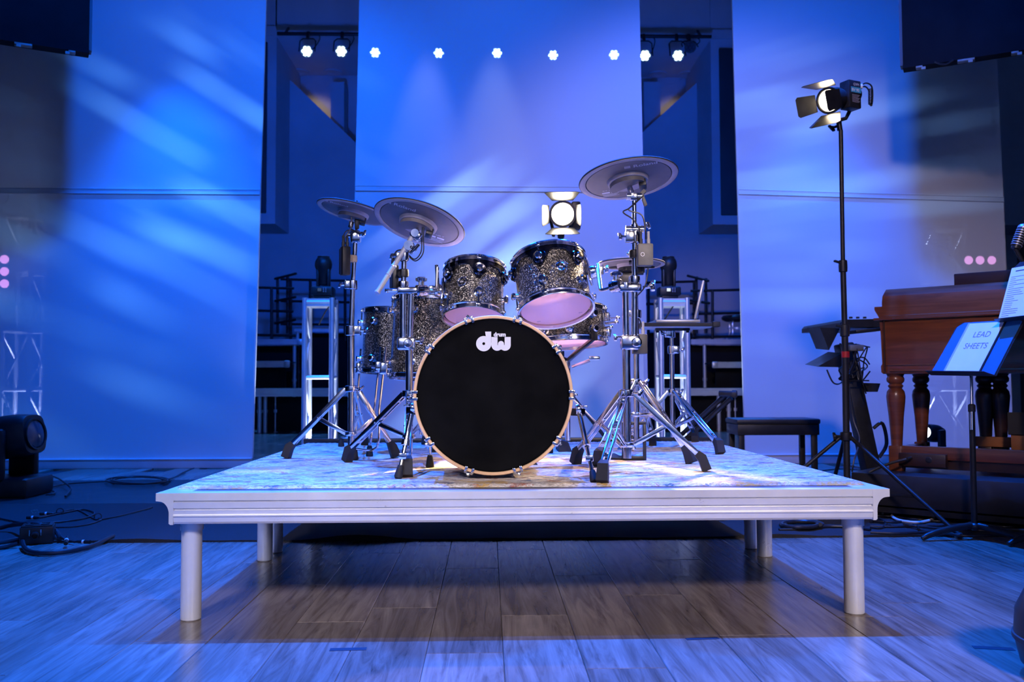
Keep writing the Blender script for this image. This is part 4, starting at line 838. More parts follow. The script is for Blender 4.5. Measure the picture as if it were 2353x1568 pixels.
# tom arms
def tom_arm(t_, a, elbow, end, tomM, R, ang, z):
    m_ = MB(); m_.tube(crom([a, a.lerp(elbow, .85), elbow+(end-elbow)*.15, end], 5), .0075, 10); m_.build('tom_arm', 'chrome', t_)
    m_ = MB(); collar(m_, a, .024, .05, (elbow-a).normalized()); m_.lathe([(0, .02), (.012, .02), (.012, .036), (.024, .04), (.026, .05), (.018, .056), (0, .058)], 9, a); m_.sphere(a, .026, 12); m_.build('arm_clamp', 'chrome', t_)
    an = math.radians(ang); d = V((math.sin(an), -math.cos(an), 0)); m_ = MB(tomM); o = d*(R+.012)+V((0, 0, z)); m_.box(o, (.055, .012, .10), Matrix.Rotation(an, 3, 'Z'), .005); m_.lathe([(0, 0), (.027, 0), (.03, .01), (.026, .03), (.014, .036), (0, .038)], 18, o, d); m_.build('tom_bracket', 'chrome', t_)
    e = tomM @ (o+d*.045); m_ = MB(); m_.box(e, (.028, .028, .04), None, .006); wing(m_, e, (tomM.to_3x3() @ d), 1.1); m_.build('bracket_clamp', 'chrome', t_)
aC = P(968, 668, YC); tom_arm(C, aC, P(1003, 668, YC+.05), P(1005, 615, .83), ML, R2, -84, -.0)
m_ = MB(); m_.cyl(P(1003, 610, .84), P(1007, 668, YC+.05), .0078, 10); m_.cyl((pC[2]+V((0, 0, 0))), aC, .012, 10); m_.build('arm_rod', 'chrome', C)
# ---- right front stand (B1): large tom and high cymbal
Y1 = .55; b1 = V((P(1441, 1000, Y1).x, Y1, Z0)); B1 = thing('double_stand', 'chrome double-braced stand right of the bass drum carrying the highest cymbal', 'stand', b1, 'chrome tripod stands of the kit')
tripod(B1, b1, zz(1024, Y1), zz(905, Y1), [gz(1384, 1111), gz(1624, 1084), gz(1322, 1067)], .0165)
p1 = [b1+V((0, 0, .05)), P(1439, 785, Y1), P(1437, 665, Y1)]; seg(B1, p1, [.0165, .0135])
q1 = [P(1457, 790, Y1), P(1458, 660, Y1), P(1458, 545, Y1), P(1457, 452, Y1)]; seg(B1, q1, [.0125, .0105, .0085], 'upper_pole')
m_ = MB(); m_.box((p1[1]+q1[0])/2, (.075, .05, .06), None, .01); m_.lathe([(0, -.03), (.022, -.03), (.024, 0), (.014, .01), (.016, .016), (0, .018)], 20, (p1[1]+q1[0])/2+V((.02, -.02, 0)), (0, -1, 0)); wing(m_, p1[1]+V((-.02, -.01, .015)), (-1, -.2, 0)); m_.build('twin_clamp', 'chrome', B1)
m_ = MB(); c_ = (p1[2]+q1[1])/2; m_.box(c_, (.09, .045, .035), None, .009); wing(m_, c_+V((.05, -.01, 0)), (1, -.2, .2), 1.5); collar(m_, q1[1]+V((0, 0, .03)), .022, .03); collar(m_, p1[2]+V((0, 0, .012)), .024, .03); m_.build('top_clamp', 'chrome', B1)
clampb(B1, q1[2], .0115, (-1, -.2, 0), 'height_clamp', 1.2); m_ = MB(); m_.cyl(q1[2]+V((-.035, 0, .03)), q1[2]+V((.035, 0, .03)), .016, 14); wing(m_, q1[2]+V((.03, -.01, .035)), (1, 0, .4)); m_.cyl(q1[2], q1[2]+V((0, 0, .05)), .014, 12); m_.build('boom_tilter', 'chrome', B1)
m_ = MB(); m_.cyl(q1[3]+V((-.03, 0, 0)), q1[3]+V((.03, 0, 0)), .015, 14); m_.box(q1[3], (.035, .032, .035), None, .008); m_.cyl(q1[3], k3, .0055, 10); m_.lathe([(.006, 0), (.012, .002), (.012, .03), (.006, .034)], 12, k3-n3*.075, n3, True); m_.build('cymbal_tilter', 'chrome', B1)
m_ = MB(); e = P(1472, 440, Y1); m_.cyl(q1[3]+V((.02, 0, 0)), P(1482, 438, Y1), .009, 8); m_.bar(P(1474, 446, Y1), P(1484, 474, Y1), .014, .014, (0, 1, 0), .004); m_.build('pad_stopper', 'grey_plastic', B1)
a1 = P(1416, 657, Y1); tom_arm(B1, a1, P(1380, 668, Y1+.05), P(1373, 620, .70), MR, R1, 83, .02)
m_ = MB(); m_.cyl(P(1374, 608, .72), P(1381, 668, Y1+.05), .0078, 10); m_.cyl(p1[2], a1, .013, 10); m_.build('arm_rod', 'chrome', B1)
# ---- hi-hat stand (B2)
Y2 = 1.04; b2 = V((P(1462, 1000, Y2).x, Y2, Z0)); B2 = thing('hi_hat_stand', 'chrome hi-hat stand with black framed pedal behind the right double stand', 'stand', b2, 'chrome tripod stands of the kit')
tripod(B2, b2, zz(955, Y2), zz(880, Y2), [gz(1373, 1074), gz(1590, 1066), gz(1500, 1024)], .0135)
seg(B2, [b2+V((0, 0, .08)), P(1462, 720, Y2), P(1459, 612, Y2)], [.0135, .0105]); clampb(B2, P(1462, 722, Y2), .0135, (-1, 0, 0), 'height_clamp')
m_ = MB(); m_.cyl(P(1459, 640, Y2), kh+V((0, 0, .05)), .0035, 8); m_.build('pull_rod', 'chrome', B2)
f0 = G(1433, 1058, Z0); wd_ = .095; m_ = MB(); h_ = .165
for x in (0, wd_): m_.bar(f0+V((x, 0, 0)), f0+V((x, 0, h_)), .014, .02, (0, 1, 0), .003)
m_.bar(f0+V((-.007, 0, h_)), f0+V((wd_+.007, 0, h_)), .014, .02, (0, 1, 0), .003); m_.bar(f0+V((-.007, 0, .008)), f0+V((wd_+.007, 0, .008)), .02, .016, (0, 1, 0), .003); m_.build('pedal_frame', 'black_metal', B2)
m_ = MB(); m_.prism([(0, 0), (-.10, .03), (-.10, .3), (.0, .28)], f0+V((.0, -.0, .004)), (1, 0, 0), (0, 1, 0), .006); m_.bar(f0+V((wd_/2, 0, .1)), f0+V((wd_/2, .27, .03)), .075, .008, (0, 0, 1), .002); m_.build('footboard', 'black_metal', B2)
m_ = MB(); 
for i in range(5): m_.sphere(f0+V((wd_/2, .01, .05+.022*i)), .011, 8, (1, .7, 1))
m_.build('pull_chain', 'chrome', B2)
# ---- tray stand with laptop (B3)
Y3 = 1.72; b3 = V((P(1546, 1000, Y3).x, Y3, Z0)); B3 = thing('tray_stand', 'chrome tripod stand holding a flat black-edged tray under the laptop', 'stand', b3, 'chrome tripod stands of the kit')
tripod(B3, b3, zz(983, Y3), zz(902, Y3), [gz(1656, 1045), gz(1598, 1016), gz(1440, 1030)], .012)
tz = P(1560, 750, Y3).z; seg(B3, [b3+V((0, 0, .06)), V((b3.x, Y3, tz-.13)), V((b3.x, Y3, tz-.02))], [.0125, .010]); clampb(B3, V((b3.x, Y3, tz-.125)), .0125, (.9, -.3, 0), 'height_clamp', 1.1); clampb(B3, V((b3.x, Y3, tz-.04)), .012, (-.9, -.3, 0), 'tray_clamp', 1.1)
x0, x1 = P(1474, 750, Y3-.12).x, P(1652, 748, Y3-.12).x
m_ = MB(); m_.box(((x0+x1)/2-.01, Y3, tz-.008), (x1-x0-.03, .27, .006), None, .002); m_.build('tray', 'aluminium', B3)
m_ = MB()
for yy in (-.14, .14): m_.bar((x0, Y3+yy, tz), (x1-.03, Y3+yy, tz), .012, .02, (0, 0, 1), .003)
m_.bar((x0, Y3-.14, tz), (x0, Y3+.14, tz), .012, .02); m_.bar((x1-.03, Y3-.14, tz), (x1-.03, Y3+.14, tz), .012, .02); m_.box((x1-.02, Y3-.13, tz+.002), (.04, .05, .03), None, .006); m_.build('tray_edge', 'black_rubber', B3)
m_ = MB(); m_.bar((b3.x-.09, Y3-.02, tz-.018), (b3.x+.09, Y3-.02, tz-.018), .03, .014, (0, 0, 1), .003)
for i in (-1, 1): m_.lathe([(0, 0), (.008, 0), (.008, -.01), (0, -.012)], 10, (b3.x+i*.08, Y3-.02, tz-.024))
m_.build('tray_bracket', 'black_metal', B3)
lx = P(1597, 745, Y3).x; lt = thing('laptop', 'open grey laptop seen edge-on, standing on the tray', 'laptop', (lx, Y3, tz+.012))
m_ = MB(); m_.box((lx-.115, Y3, tz+.019), (.23, .25, .016), None, .004); ba = m_.build('base', 'laptop_grey', lt)
m_ = MB(); m_.box((lx-.10, Y3, tz+.028), (.1, .23, .002)); m_.build('keyboard', 'black_plastic', ba)
p, q = V((lx, Y3, tz+.024)), V((P(1616, 653, Y3).x, Y3, P(1616, 653, Y3).z)); th_ = math.atan2(lx-CAM.x, Y3-CAM.y); ux_ = V((math.cos(th_), -math.sin(th_), 0)); m_ = MB(); m_.bar(p, q, .25, .012, ux_, .004); ld = m_.build('lid', 'laptop_grey', lt)
d_ = (q-p).normalized(); nn = V((-d_.z, 0, d_.x)); m_ = MB(); m_.bar(p+d_*.012+nn*.0065, q-d_*.01+nn*.0065, .235, .001, ux_); m_.build('screen', 'black_plastic', ld)
# ---- leaning black tube leg behind
t0, t1 = G(1560, 1012, Z0), P(1668, 907, 2.15); ls = thing('folding_leg', 'black tubular T-shaped leg leaning up behind the tray stand', 'stand', t0)
for o in (V((0, 0, 0)), V((.03, -.01, -.02))): m_ = MB(); m_.tube([t0+o+V((0, 0, .02)), t1+o], .014, 10); m_.build('tube', 'black_metal', ls)
m_ = MB(); m_.cyl(P(1653, 905, 2.15), P(1690, 906, 2.1), .017, 12); cr = m_.build('cross_bar', 'black_metal', ls)
m_ = MB(); e = P(1688, 906, 2.1); m_.lathe([(0, -.012), (.022, -.012), (.022, .01), (.018, .014), (0, .014)], 16, e, (.9, -.4, 0)); m_.build('end_cap', 'black_rubber', cr)
m_ = MB(); m_.box(t0+V((0, 0, .012)), (.05, .05, .024), None, .006); m_.build('rubber_foot', 'black_rubber', ls)
# ---- trigger modules clamped to the stands
def module(label, px0, py0, px1, py1, Y, dep, pole, yaw_, mt='grey_plastic', pr=False, clampm='black_plastic', wires=()):
    a, b = P(px0, py1, Y), P(px1, py0, Y); c = (a+b)/2; w_, h_ = b.x-a.x, b.z-a.z
    t_ = thing('trigger_module', label, 'module', (c.x, Y, a.z), 'trigger modules clamped to the stands')
    Mx = Matrix.Translation(c) @ Matrix.Rotation(yaw_, 4, 'Z')
    m_ = MB(Mx); m_.box((0, 0, 0), (w_, dep, h_), None, .006); ca = m_.build('case', mt, t_)
    m_ = MB(Mx); m_.box((0, dep/2+.008, -.0), (w_*.9, .014, h_*.9), None, .004); m_.build('back_cover', 'black_plastic', t_)
    dirp = V((pole.x-c.x, pole.y-c.y, 0)); pc_ = V((pole.x, pole.y, c.z+h_*.12))
    m_ = MB(); m_.bar(V((c.x, c.y, pc_.z)), pc_, .02, .035, (0, 0, 1), .003); collar(m_, pc_, .02, .034); m_.lathe([(0, 0), (.011, 0), (.012, .006), (.011, .014), (0, .015)], 14, pc_.lerp(c, .35)+V((0, -.012, 0)), (0, -1, 0)); m_.build('pole_clamp', clampm, t_)
    for i, x in enumerate((-.25, .25)):
        m_ = MB(Mx); m_.cyl((x*w_, 0, h_/2), (x*w_, 0, h_/2+.05), .0055, 10); m_.cyl((x*w_, 0, h_/2), (x*w_, 0, h_/2+.02), .0075, 10); m_.build('plug', 'cable', t_)
    if pr:
        m_.lathe([(.006, 0), (.008, 0)], 18, (-w_*.2, -dep/2-.0006, 0), (0, -1, 0)); m_.build('case_print', 'white_print', ca)
    for wr in wires:
        m_ = MB(); m_.tube(crom(wr, 6), .0028, 6); m_.build('cable', 'cable', t_)
    return t_, Mx, h_
module('black trigger module with beige clamp on the far left cymbal stand', 783, 567, 803, 633, 1.12, .045, P(811, 600, 1.17), .5, 'black_plastic', clampm='beige_plastic', wires=([P(788, 562, 1.12), P(788, 545, 1.12), P(798, 530, 1.13), P(815, 532, 1.14), P(836, 543, 1.15)], [P(795, 562, 1.12), P(792, 548, 1.11), P(808, 520, 1.12), P(806, 495, 1.13)], [P(836, 543, 1.15), P(822, 534, 1.15), P(806, 525, 1.14), P(804, 508, 1.14)]))
module('slim black trigger module behind the boom rod at left', 899, 610, 914, 664, .80, .05, P(928, 632, .76), .35, 'black_plastic', wires=([P(906, 600, .8), P(905, 588, .8), P(912, 577, .79), P(925, 574, .78)], [P(975, 505, .82), P(973, 545, .8), P(972, 582, .79), P(955, 600, .78), P(937, 587, .78)], [P(971, 508, .82), P(969, 550, .8), P(967, 580, .79), P(952, 596, .78), P(934, 580, .78)]))
module('upper grey trigger module with white lettering on the right stand', 1464, 561, 1499, 612, .50, .045, P(1458, 600, .55), 0, pr=True, wires=([P(1470, 550, .5), P(1469, 528, .49), P(1455, 505, .5), P(1432, 488, .5), P(1447, 478, .5), P(1470, 455, .52)], [P(1484, 550, .5), P(1483, 530, .48), P(1475, 495, .5), P(1445, 483, .5), P(1457, 470, .51), P(1478, 450, .53)], [P(1489, 614, .5), P(1488, 630, .5), P(1481, 660, .5), P(1462, 682, .52)]))
wear('grey_dark', (.055, .05, .045), .5)
module('lower dark trigger module with white lettering on the right stand', 1453, 768, 1486, 814, .58, .045, P(1458, 790, .55), 0, 'grey_dark', pr=True, wires=([P(1471, 756, .58), P(1472, 742, .58), P(1467, 732, .57), P(1460, 734, .56)],))
# ================================================================== fresnel lamps on stands
def fresnel(t_, c, aim, emit_m, size=.07, flap=.12, flaps=(50, 50, 50, 50), roll_=0):
    """c = lens centre; builds head, lens, barn doors. Local z = beam"""
    a = (V(aim)-c).normalized(); Mx = axis_frame(c, a, (0, 0, 1)) @ Matrix.Rotation(roll_, 4, 'Z'); r = size
    m_ = MB(Mx); m_.lathe([(0, -.34), (r*.55, -.34), (r*.75, -.32), (r*.8, -.16), (r*.95, -.10), (r*1.05, -.09), (r*1.08, .0), (r*1.0, .004), (r*.96, -.01), (r*.93, -.03), (0, -.03)], 28); hd = m_.build('lamp_head', 'black_metal', t_)
    for i in range(5): m_ = MB(Mx); m_.lathe([(r*.8, 0), (r*.9, 0), (r*.9, .006), (r*.8, .006)], 24, (0, 0, -.2-.022*i), (0, 0, 1), True); m_.build('cooling_fin', 'black_metal', hd)
    m_ = MB(Mx); m_.lathe([(r*.94, -.012), (r*.8, .0), (r*.4, .012), (0, .015)], 28); m_.build('lens', emit_m, t_)
    m_ = MB(Mx); m_.lathe([(r*1.06, -.004), (r*1.22, -.004), (r*1.22, .008), (r*1.06, .008)], 28, (0, 0, 0), (0, 0, 1), True); m_.build('door_ring', 'black_metal', t_)
    for k_ in range(4):
        an = k_*math.pi/2; fl = math.radians(flaps[k_]); d = V((math.cos(an), math.sin(an), 0)); s_ = V((-math.sin(an), math.cos(an), 0)); o = d*r*1.2+V((0, 0, .008)); v_ = d*math.cos(fl)+V((0, 0, math.sin(fl)))
        w1, w2 = (r*.95, r*1.55) if k_ % 2 else (r*.8, r*.95)
        m_ = MB(Mx); m_.prism([(-w1, 0), (w1, 0), (w2, flap*.9), (w2*.8, flap), (-w2*.8, flap), (-w2, flap*.9)], o, s_, v_, .002); m_.build('barn_door', 'black_metal', t_)
    return Mx, a
YF = 2.15
tF = P(1934, 290, YF); fF = V((tF.x, YF, 0)); FS = thing('lamp_stand', 'tall black light stand at right with tripod legs', 'stand', (P(1944, 1000, YF).x, YF, 0))
xb = P(1944, 1000, YF).x
def Pz(px_, py_): return P(px_, py_, YF)
seg_ = [V((xb, YF, .06)), Pz(1941, 760), Pz(1937, 612), Pz(1932, 300), Pz(1927, 268)]
for i, r_ in enumerate((.019, .0165, .0125, .0105)): m_ = MB(); m_.cyl(seg_[i], seg_[i+1], r_, 14); m_.build('pole', 'black_metal', FS)
for i, r_ in ((1, .021), (2, .019)):
    m_ = MB(); collar(m_, seg_[i], r_*1.25, .07); m_.bar(seg_[i]+V((0, 0, .015)), seg_[i]+V((-.055, -.01, .03)), .02, .012, (0, 0, 1), .004); m_.build('height_lock', 'black_plastic', FS)
m_ = MB(); m_.lathe([(.0215, 0), (.0225, .0), (.0225, .035), (.0215, .035)], 14, Pz(1943, 822), (0, 0, 1), True); m_.build('red_sticker', 'red_rubber', FS)
m_ = MB(); m_.lathe([(.0215, 0), (.0225, .0), (.0225, .02), (.0215, .02)], 14, Pz(1943, 768), (0, 0, 1), True); m_.build('white_sticker', 'white_print', FS)
hub = V((xb, YF, P(1944, 1003, YF).z)); m_ = MB(); collar(m_, hub, .032, .05); wing(m_, hub+V((-.03, 0, 0)), (-1, 0, 0), 1.4); m_.build('leg_collar', 'black_metal', FS)
low = V((xb, YF, .16)); m_ = MB(); collar(m_, low, .03, .04); m_.build('lower_collar', 'black_metal', FS)
for ft in (G(2206, 1238), V((xb-.55, YF+.12, 0)), V((xb+.12, YF+.62, 0))):
    d = (V((ft.x, ft.y, 0))-V((xb, YF, 0))).normalized(); m_ = MB(); m_.tube([hub+d*.025, ft+V((0, 0, .014))], .0115, 10); lg = m_.build('leg', 'black_metal', FS)
    m_ = MB(); mid = hub.lerp(ft, .62); m_.bar(low+d*.02, mid, .006, .016, (0, 0, 1), .001); m_.build('leg_brace', 'black_metal', lg)
    m_ = MB(); m_.sphere(ft+V((0, 0, .014)), .017, 10); m_.build('rubber_foot', 'black_rubber', lg)
cF = P(1905, 231, YF-.12); aimF = V((.1, .7, .8))
FL = thing('fresnel_lamp', 'lit fresnel lamp with barn doors on the tall stand at right', 'lamp', Pz(1927, 272), 'warm fresnel lamps lighting the kit')
MxF, aF = fresnel(FL, cF, cF+V((-1.1, -.95, -.48)), 'lamp_warm', .062, .115, (48, 62, 106, 72))
bt = Pz(1927, 275); yk = MB(); 
yk.tube([cF-aF*.16+V((.09, .02, 0)), P(1949, 262, YF), P(1944, 272, YF), bt+V((0, 0, -.005)), P(1908, 280, YF), P(1906, 274, YF), cF-aF*.1+V((-.06, -.03, -.04))], .011, 8); yk.build('yoke', 'black_metal', FL)
m_ = MB(); m_.cyl(Pz(1930, 300), bt, .0155, 12); wing(m_, Pz(1924, 290), (-1, -.2, -.4), 1.5); m_.build('stand_socket', 'black_metal', FL)
yb = math.radians(24); cbx = P(1954, 220, YF-.06); Mb = Matrix.Translation(cbx) @ Matrix.Rotation(yb, 4, 'Z'); m_ = MB(Mb); m_.box((0, 0, 0), (.095, .075, .162), None, .008); bx_ = m_.build('battery', 'black_plastic', FL)
m_ = MB(Mb); m_.text('GVM', .022, (.008, -.0385, .048), (1, 0, 0), (0, 0, 1)); m_.build('battery_lettering', 'white_print', bx_)
m_ = MB(Mb); m_.flat([(-.034, .008), (.044, .008), (.044, .04), (-.034, .04)], (0, -.0381, 0), (1, 0, 0), (0, 0, 1)); m_.build('battery_label', 'cyan_print', bx_)
m_ = MB(Mb); m_.text('BV 95', .024, (-.028, -.0386, .015), (1, 0, 0), (0, 0, 1), 'LEFT', .0006); m_.build('model_lettering', 'white_print', bx_)
m_ = MB(Mb)
for j in range(8): m_.flat([(-.03, -.004-j*.006), (.03-.006*(j % 3), -.004-j*.006), (.03-.006*(j % 3), -.0065-j*.006), (-.03, -.0065-j*.006)], (.004, -.0383, 0), (1, 0, 0), (0, 0, 1))
m_.build('fine_print', 'cymbal_cup', bx_)
m_ = MB(); m_.tube(crom([P(1976, 197, YF-.04), P(1990, 191, YF-.03), P(2002, 197, YF-.02), P(2005, 214, YF), P(2004, 236, YF), P(2002, 243, YF), P(1998, 236, YF), P(1997, 210, YF), P(1988, 199, YF), P(1977, 202, YF-.04)], 5), .0045, 7); m_.build('coiled_cable', 'cable', FL)
m_ = MB()
for i in range(9): q = P(2000, 206+i*4, YF); m_.lathe([(.009, -.003), (.0125, -.003), (.0125, .003), (.009, .003)], 12, q, (0, .1, 1), True)
m_.build('cable_coil', 'cable', FL)
m_ = MB(); m_.box(P(1978, 199, YF-.04), (.02, .02, .028), None, .005); m_.build('white_connector', 'white_print', FL)
spot('fresnel_beam', cF+aF*.10, (-.1, .6, .6), 270, (1, .72, .47), 36, .6, .045)
# lamp behind the kit
YK = 2.08; cK = P(1293, 492, YK-.1); bK = V((P(1290, 900, YK).x, YK, Z0)); KS = thing('lamp_stand', 'black light stand hidden behind the drums holding the glowing lamp', 'stand', bK)
m_ = MB(); m_.cyl(bK+V((0, 0, .05)), P(1290, 700, YK), .016, 12); m_.cyl(P(1290, 705, YK), P(1289, 525, YK), .0115, 12); m_.build('pole', 'black_metal', KS)
m_ = MB(); wing(m_, P(1284, 538, YK), (-1, -.4, 0), 1.4); collar(m_, P(1289, 540, YK), .019, .04); m_.build('height_lock', 'black_plastic', KS)
for i in range(3):
    a = i*2.1+.4; d = V((math.cos(a), math.sin(a), 0)); ft = bK+d*.3; ft.y = min(ft.y, 2.33); m_ = MB(); m_.tube([bK+V((0, 0, .35)), ft+V((0, 0, .012))], .010, 8); m_.build('leg', 'black_metal', KS)
KL = thing('fresnel_lamp', 'glaring warm lamp shining forward from behind the larger rack tom', 'lamp', P(1289, 527, YK), 'warm fresnel lamps lighting the kit')
MxK, aK = fresnel(KL, cK, V((-.15, -2.2, .6)), 'lamp_warm_back', .062, .105, (70, 75, 75, 60))
m_ = MB(); m_.tube([cK-aK*.1+V((.08, 0, 0)), P(1308, 528, YK), P(1289, 530, YK), P(1270, 528, YK), cK-aK*.1+V((-.08, 0, 0))], .010, 8); m_.build('yoke', 'black_metal', KL)
m_ = MB(); m_.box(P(1323, 497, YK+.06), (.05, .07, .16), None, .008); m_.build('battery', 'black_plastic', KL)
spot('back_lamp_beam', cK+aK*.10, (-.15, -.3, .3), 680, (1, .72, .47), 60, .6, .045)
# ================================================================== right side: organ on its dolly
ang = math.radians(-42); ud = V((math.cos(ang), math.sin(ang), 0)); wd3 = V((-math.sin(ang), math.cos(ang), 0))
A0 = P(2030, 862, 2.36); O0 = V((A0.x, A0.y, 0)); MO = frame(O0, ud, wd3, V((0, 0, 1)))
so = S(2.36); oz = lambda y: .8+(878-y)/so
W_, D_ = 1.22, .58
zd = .262                                # top of the dolly
dl = thing('rolling_platform', 'low black rolling platform with red casters under the organ', 'dolly', MO @ V((.6, .3, 0)))
m_ = MB(MO); m_.box((.62, .27, zd-.09), (1.5, .95, .18), None, .006); m_.build('platform_box', 'carpet_black', dl) if 'carpet_black' in M else m_.build('platform_box', 'vinyl', dl)
m_ = MB(MO); m_.box((.62, .27, .055), (1.45, .9, .03)); m_.build('under_frame', 'black_metal', dl)
for x, y in ((-.03, -.12), (1.25, -.12), (-.03, .66), (1.25, .66)):
    m_ = MB(MO); m_.lathe([(0, -.016), (.03, -.016), (.038, -.012), (.04, 0), (.038, .012), (.03, .016), (0, .016)], 24, (x, y, .04), (1, .15, 0)); cw = m_.build('caster_wheel', 'red_rubber', dl)
    m_ = MB(MO); m_.box((x, y, .075), (.05, .06, .012)); m_.box((x-.024, y, .055), (.004, .03, .05)); m_.box((x+.024, y, .055), (.004, .03, .05)); m_.build('caster_fork', 'black_metal', cw)
og = thing('organ', 'dark mahogany console organ with turned legs at the right edge', 'organ', MO @ V((W_/2, D_/2, zd)))
zp, zt_, zl = oz(862), oz(733), oz(663)
m_ = MB(MO); m_.box((W_/2, D_/2, (zp+zt_)/2), (W_, D_, zt_-zp), None, .006); m_.build('case_panel', 'organ_wood', og)
m_ = MB(MO); m_.box((W_/2+.02, -.004, zp+.02), (W_-.04, .02, .012), None, .003); m_.box((W_/2+.01, -.004, zp+.055), (W_-.02, .012, .006)); m_.build('base_moulding', 'organ_wood', og)
m_ = MB(MO); m_.box((.012, -.006, (zp+zt_)/2), (.006, .008, zt_-zp-.02)); m_.build('panel_joint', 'organ_dark', og)
prof = [(-.02, 0), (-.02, .012), (-.005, .018), (-.002, .055), (.0, .10), (.012, .135), (.04, .155), (.08, zl-zt_), (D_-.02, zl-zt_), (D_, .1), (D_, 0)]
m_ = MB(MO); m_.prism(prof, (.0, 0, zt_), (0, 1, 0), (0, 0, 1), W_); m_.build('lid', 'organ_wood', og, 35)
m_ = MB(MO); m_.box((W_/2-.02, -.012, zt_-.004), (W_+.05, .03, .014), None, .004); m_.build('lid_bead', 'organ_wood', og)
prof = [(-.045, oz(705)), (.0, oz(705)), (.0, zp), (-.012, zp+.01), (-.014, zp+.045), (-.006, zp+.06), (-.012, oz(760)), (-.02, oz(730)), (-.045, oz(712))]
m_ = MB(MO); m_.prism(prof, (0, D_*.94, 0), (1, 0, 0), (0, 0, 1), D_*.94); m_.build('end_cheek', 'organ_wood', og, 30)
def turned(x, y, mt, flute=False):
    h0, h1 = zd+.10, zp
    L_ = h1-h0; r = .052
    pr = [(0, 0), (r*.62, 0), (r*.72, .02), (r*.6, .04), (r*.72, .06), (r*.6, .09), (r*.62, .14), (r*.8, .45), (r*1.0, .66), (r*1.04, .72), (r*.95, .78), (r*.68, .82), (r*.86, .85), (r*.66, .875), (r*.94, .905), (r*.98, .94), (r*.85, .97), (r*1.0, 1.0), (0, 1.0)]
    m_ = MB(MO); m_.lathe([(a, b*L_) for a, b in pr], 24, (x, y, h0)); lg = m_.build('leg', mt, og, 50)
    m_ = MB(MO); m_.box((x, y, zd+.075), (.075, .075, .15), None, .004); m_.lathe([(0, -.02), (.03, -.02), (.036, 0), (0, 0)], 16, (x, y, zd+.02)); m_.build('leg_block', mt, lg)
for x, y, mt in ((.05, .06, 'organ_wood'), (.06, D_-.06, 'organ_wood'), (.44, D_-.1, 'organ_dark'), (.52, D_-.08, 'organ_dark'), (W_-.05, .06, 'organ_wood'), (W_-.05, D_-.06, 'organ_wood')): turned(x, y, mt)
zr = zd+.115
m_ = MB(MO); m_.box((W_/2, .06, zr), (W_-.12, .05, .075), None, .005); m_.build('front_stretcher', 'organ_wood', og)
m_ = MB(MO); m_.box((.055, D_/2, zr), (.05, D_-.12, .05), None, .005); m_.build('side_stretcher', 'organ_dark', og)
m_ = MB(MO); m_.box((W_/2, .075, zd+.05), (W_-.14, .03, .055)); m_.build('lower_rail', 'organ_dark', og)
m_ = MB(MO); m_.box((.21, .02, zd+.075), (.26, .06, .075), None, .004); jb = m_.build('socket_box', 'organ_dark', og)
m_ = MB(MO); m_.lathe([(.0, .0), (.016, .0), (.018, .004), (.013, .006), (0, .004)], 18, (.25, -.011, zd+.08), (0, -1, 0)); m_.cyl((.15, -.01, zd+.085), (.14, -.06, zd+.082), .010, 10); m_.build('socket', 'black_metal', jb)
m_ = MB(MO); m_.tube(crom([(.14, -.06, zd+.082), (.05, -.11, zd+.05), (-.06, -.18, zd-.02), (-.14, -.2, .1), (-.17, -.2, .01)]), .008, 8); m_.build('power_lead', 'cable', og)
for i in range(9):                       # dark rails of the pedal board
    m_ = MB(MO); m_.box((.52+i*.075, .30, zd+.06), (.03, .42, .03), None, .004); m_.build('pedal', 'organ_dark', og)
m_ = MB(MO); m_.box((.7, .2, zd+.15), (.12, .05, .16), None, .004); m_.box((.72, .45, zd+.17), (.7, .03, .06), None, .004); sw = m_.build('pedal_block', 'wood_orange', og)
m_ = MB(MO); m_.prism([(0, 0), (.14, 0), (.15, .13), (-.01, .13)], (.63, .17, zd+.23), (1, 0, 0), (0, .35, .94), .012); m_.build('expression_pedal', 'black_rubber', sw)
m_ = MB(MO); m_.box((.85, .25, zl+.035), (.95, .26, .07), None, .005); m_.build('music_shelf', 'organ_dark', og)
kb = MB(MO); kb.box((.95, .24, zl+.1), (.42, .18, .06), None, .006); tag(kb.build('black_box', 'black_plastic'), 'flat black box lying on top of the organ', 'box')
# ---- piano bench
YBn = 4.05; x0, x1 = P(1692, 970, YBn).x, P(1886, 970, YBn).x; zs = P(1790, 963, YBn).z; bn = thing('piano_bench', 'black padded piano bench behind the platform in front of the right panel', 'bench', ((x0+x1)/2, YBn+.17, 0))
m_ = MB(); m_.box(((x0+x1)/2, YBn+.17, zs-.022), (x1-x0, .36, .044), None, .016); m_.build('seat_pad', 'vinyl', bn)
m_ = MB(); m_.box(((x0+x1)/2, YBn+.17, zs-.085), (x1-x0-.02, .34, .085), None, .005); m_.build('apron', 'black_plastic', bn)
for x in (x0+.045, x1-.045):
    for y in (YBn+.03, YBn+.31): m_ = MB(); m_.bar((x, y, 0), (x, y, zs-.05), .042, .042, (0, 1, 0), .004); m_.build('leg', 'black_plastic', bn)
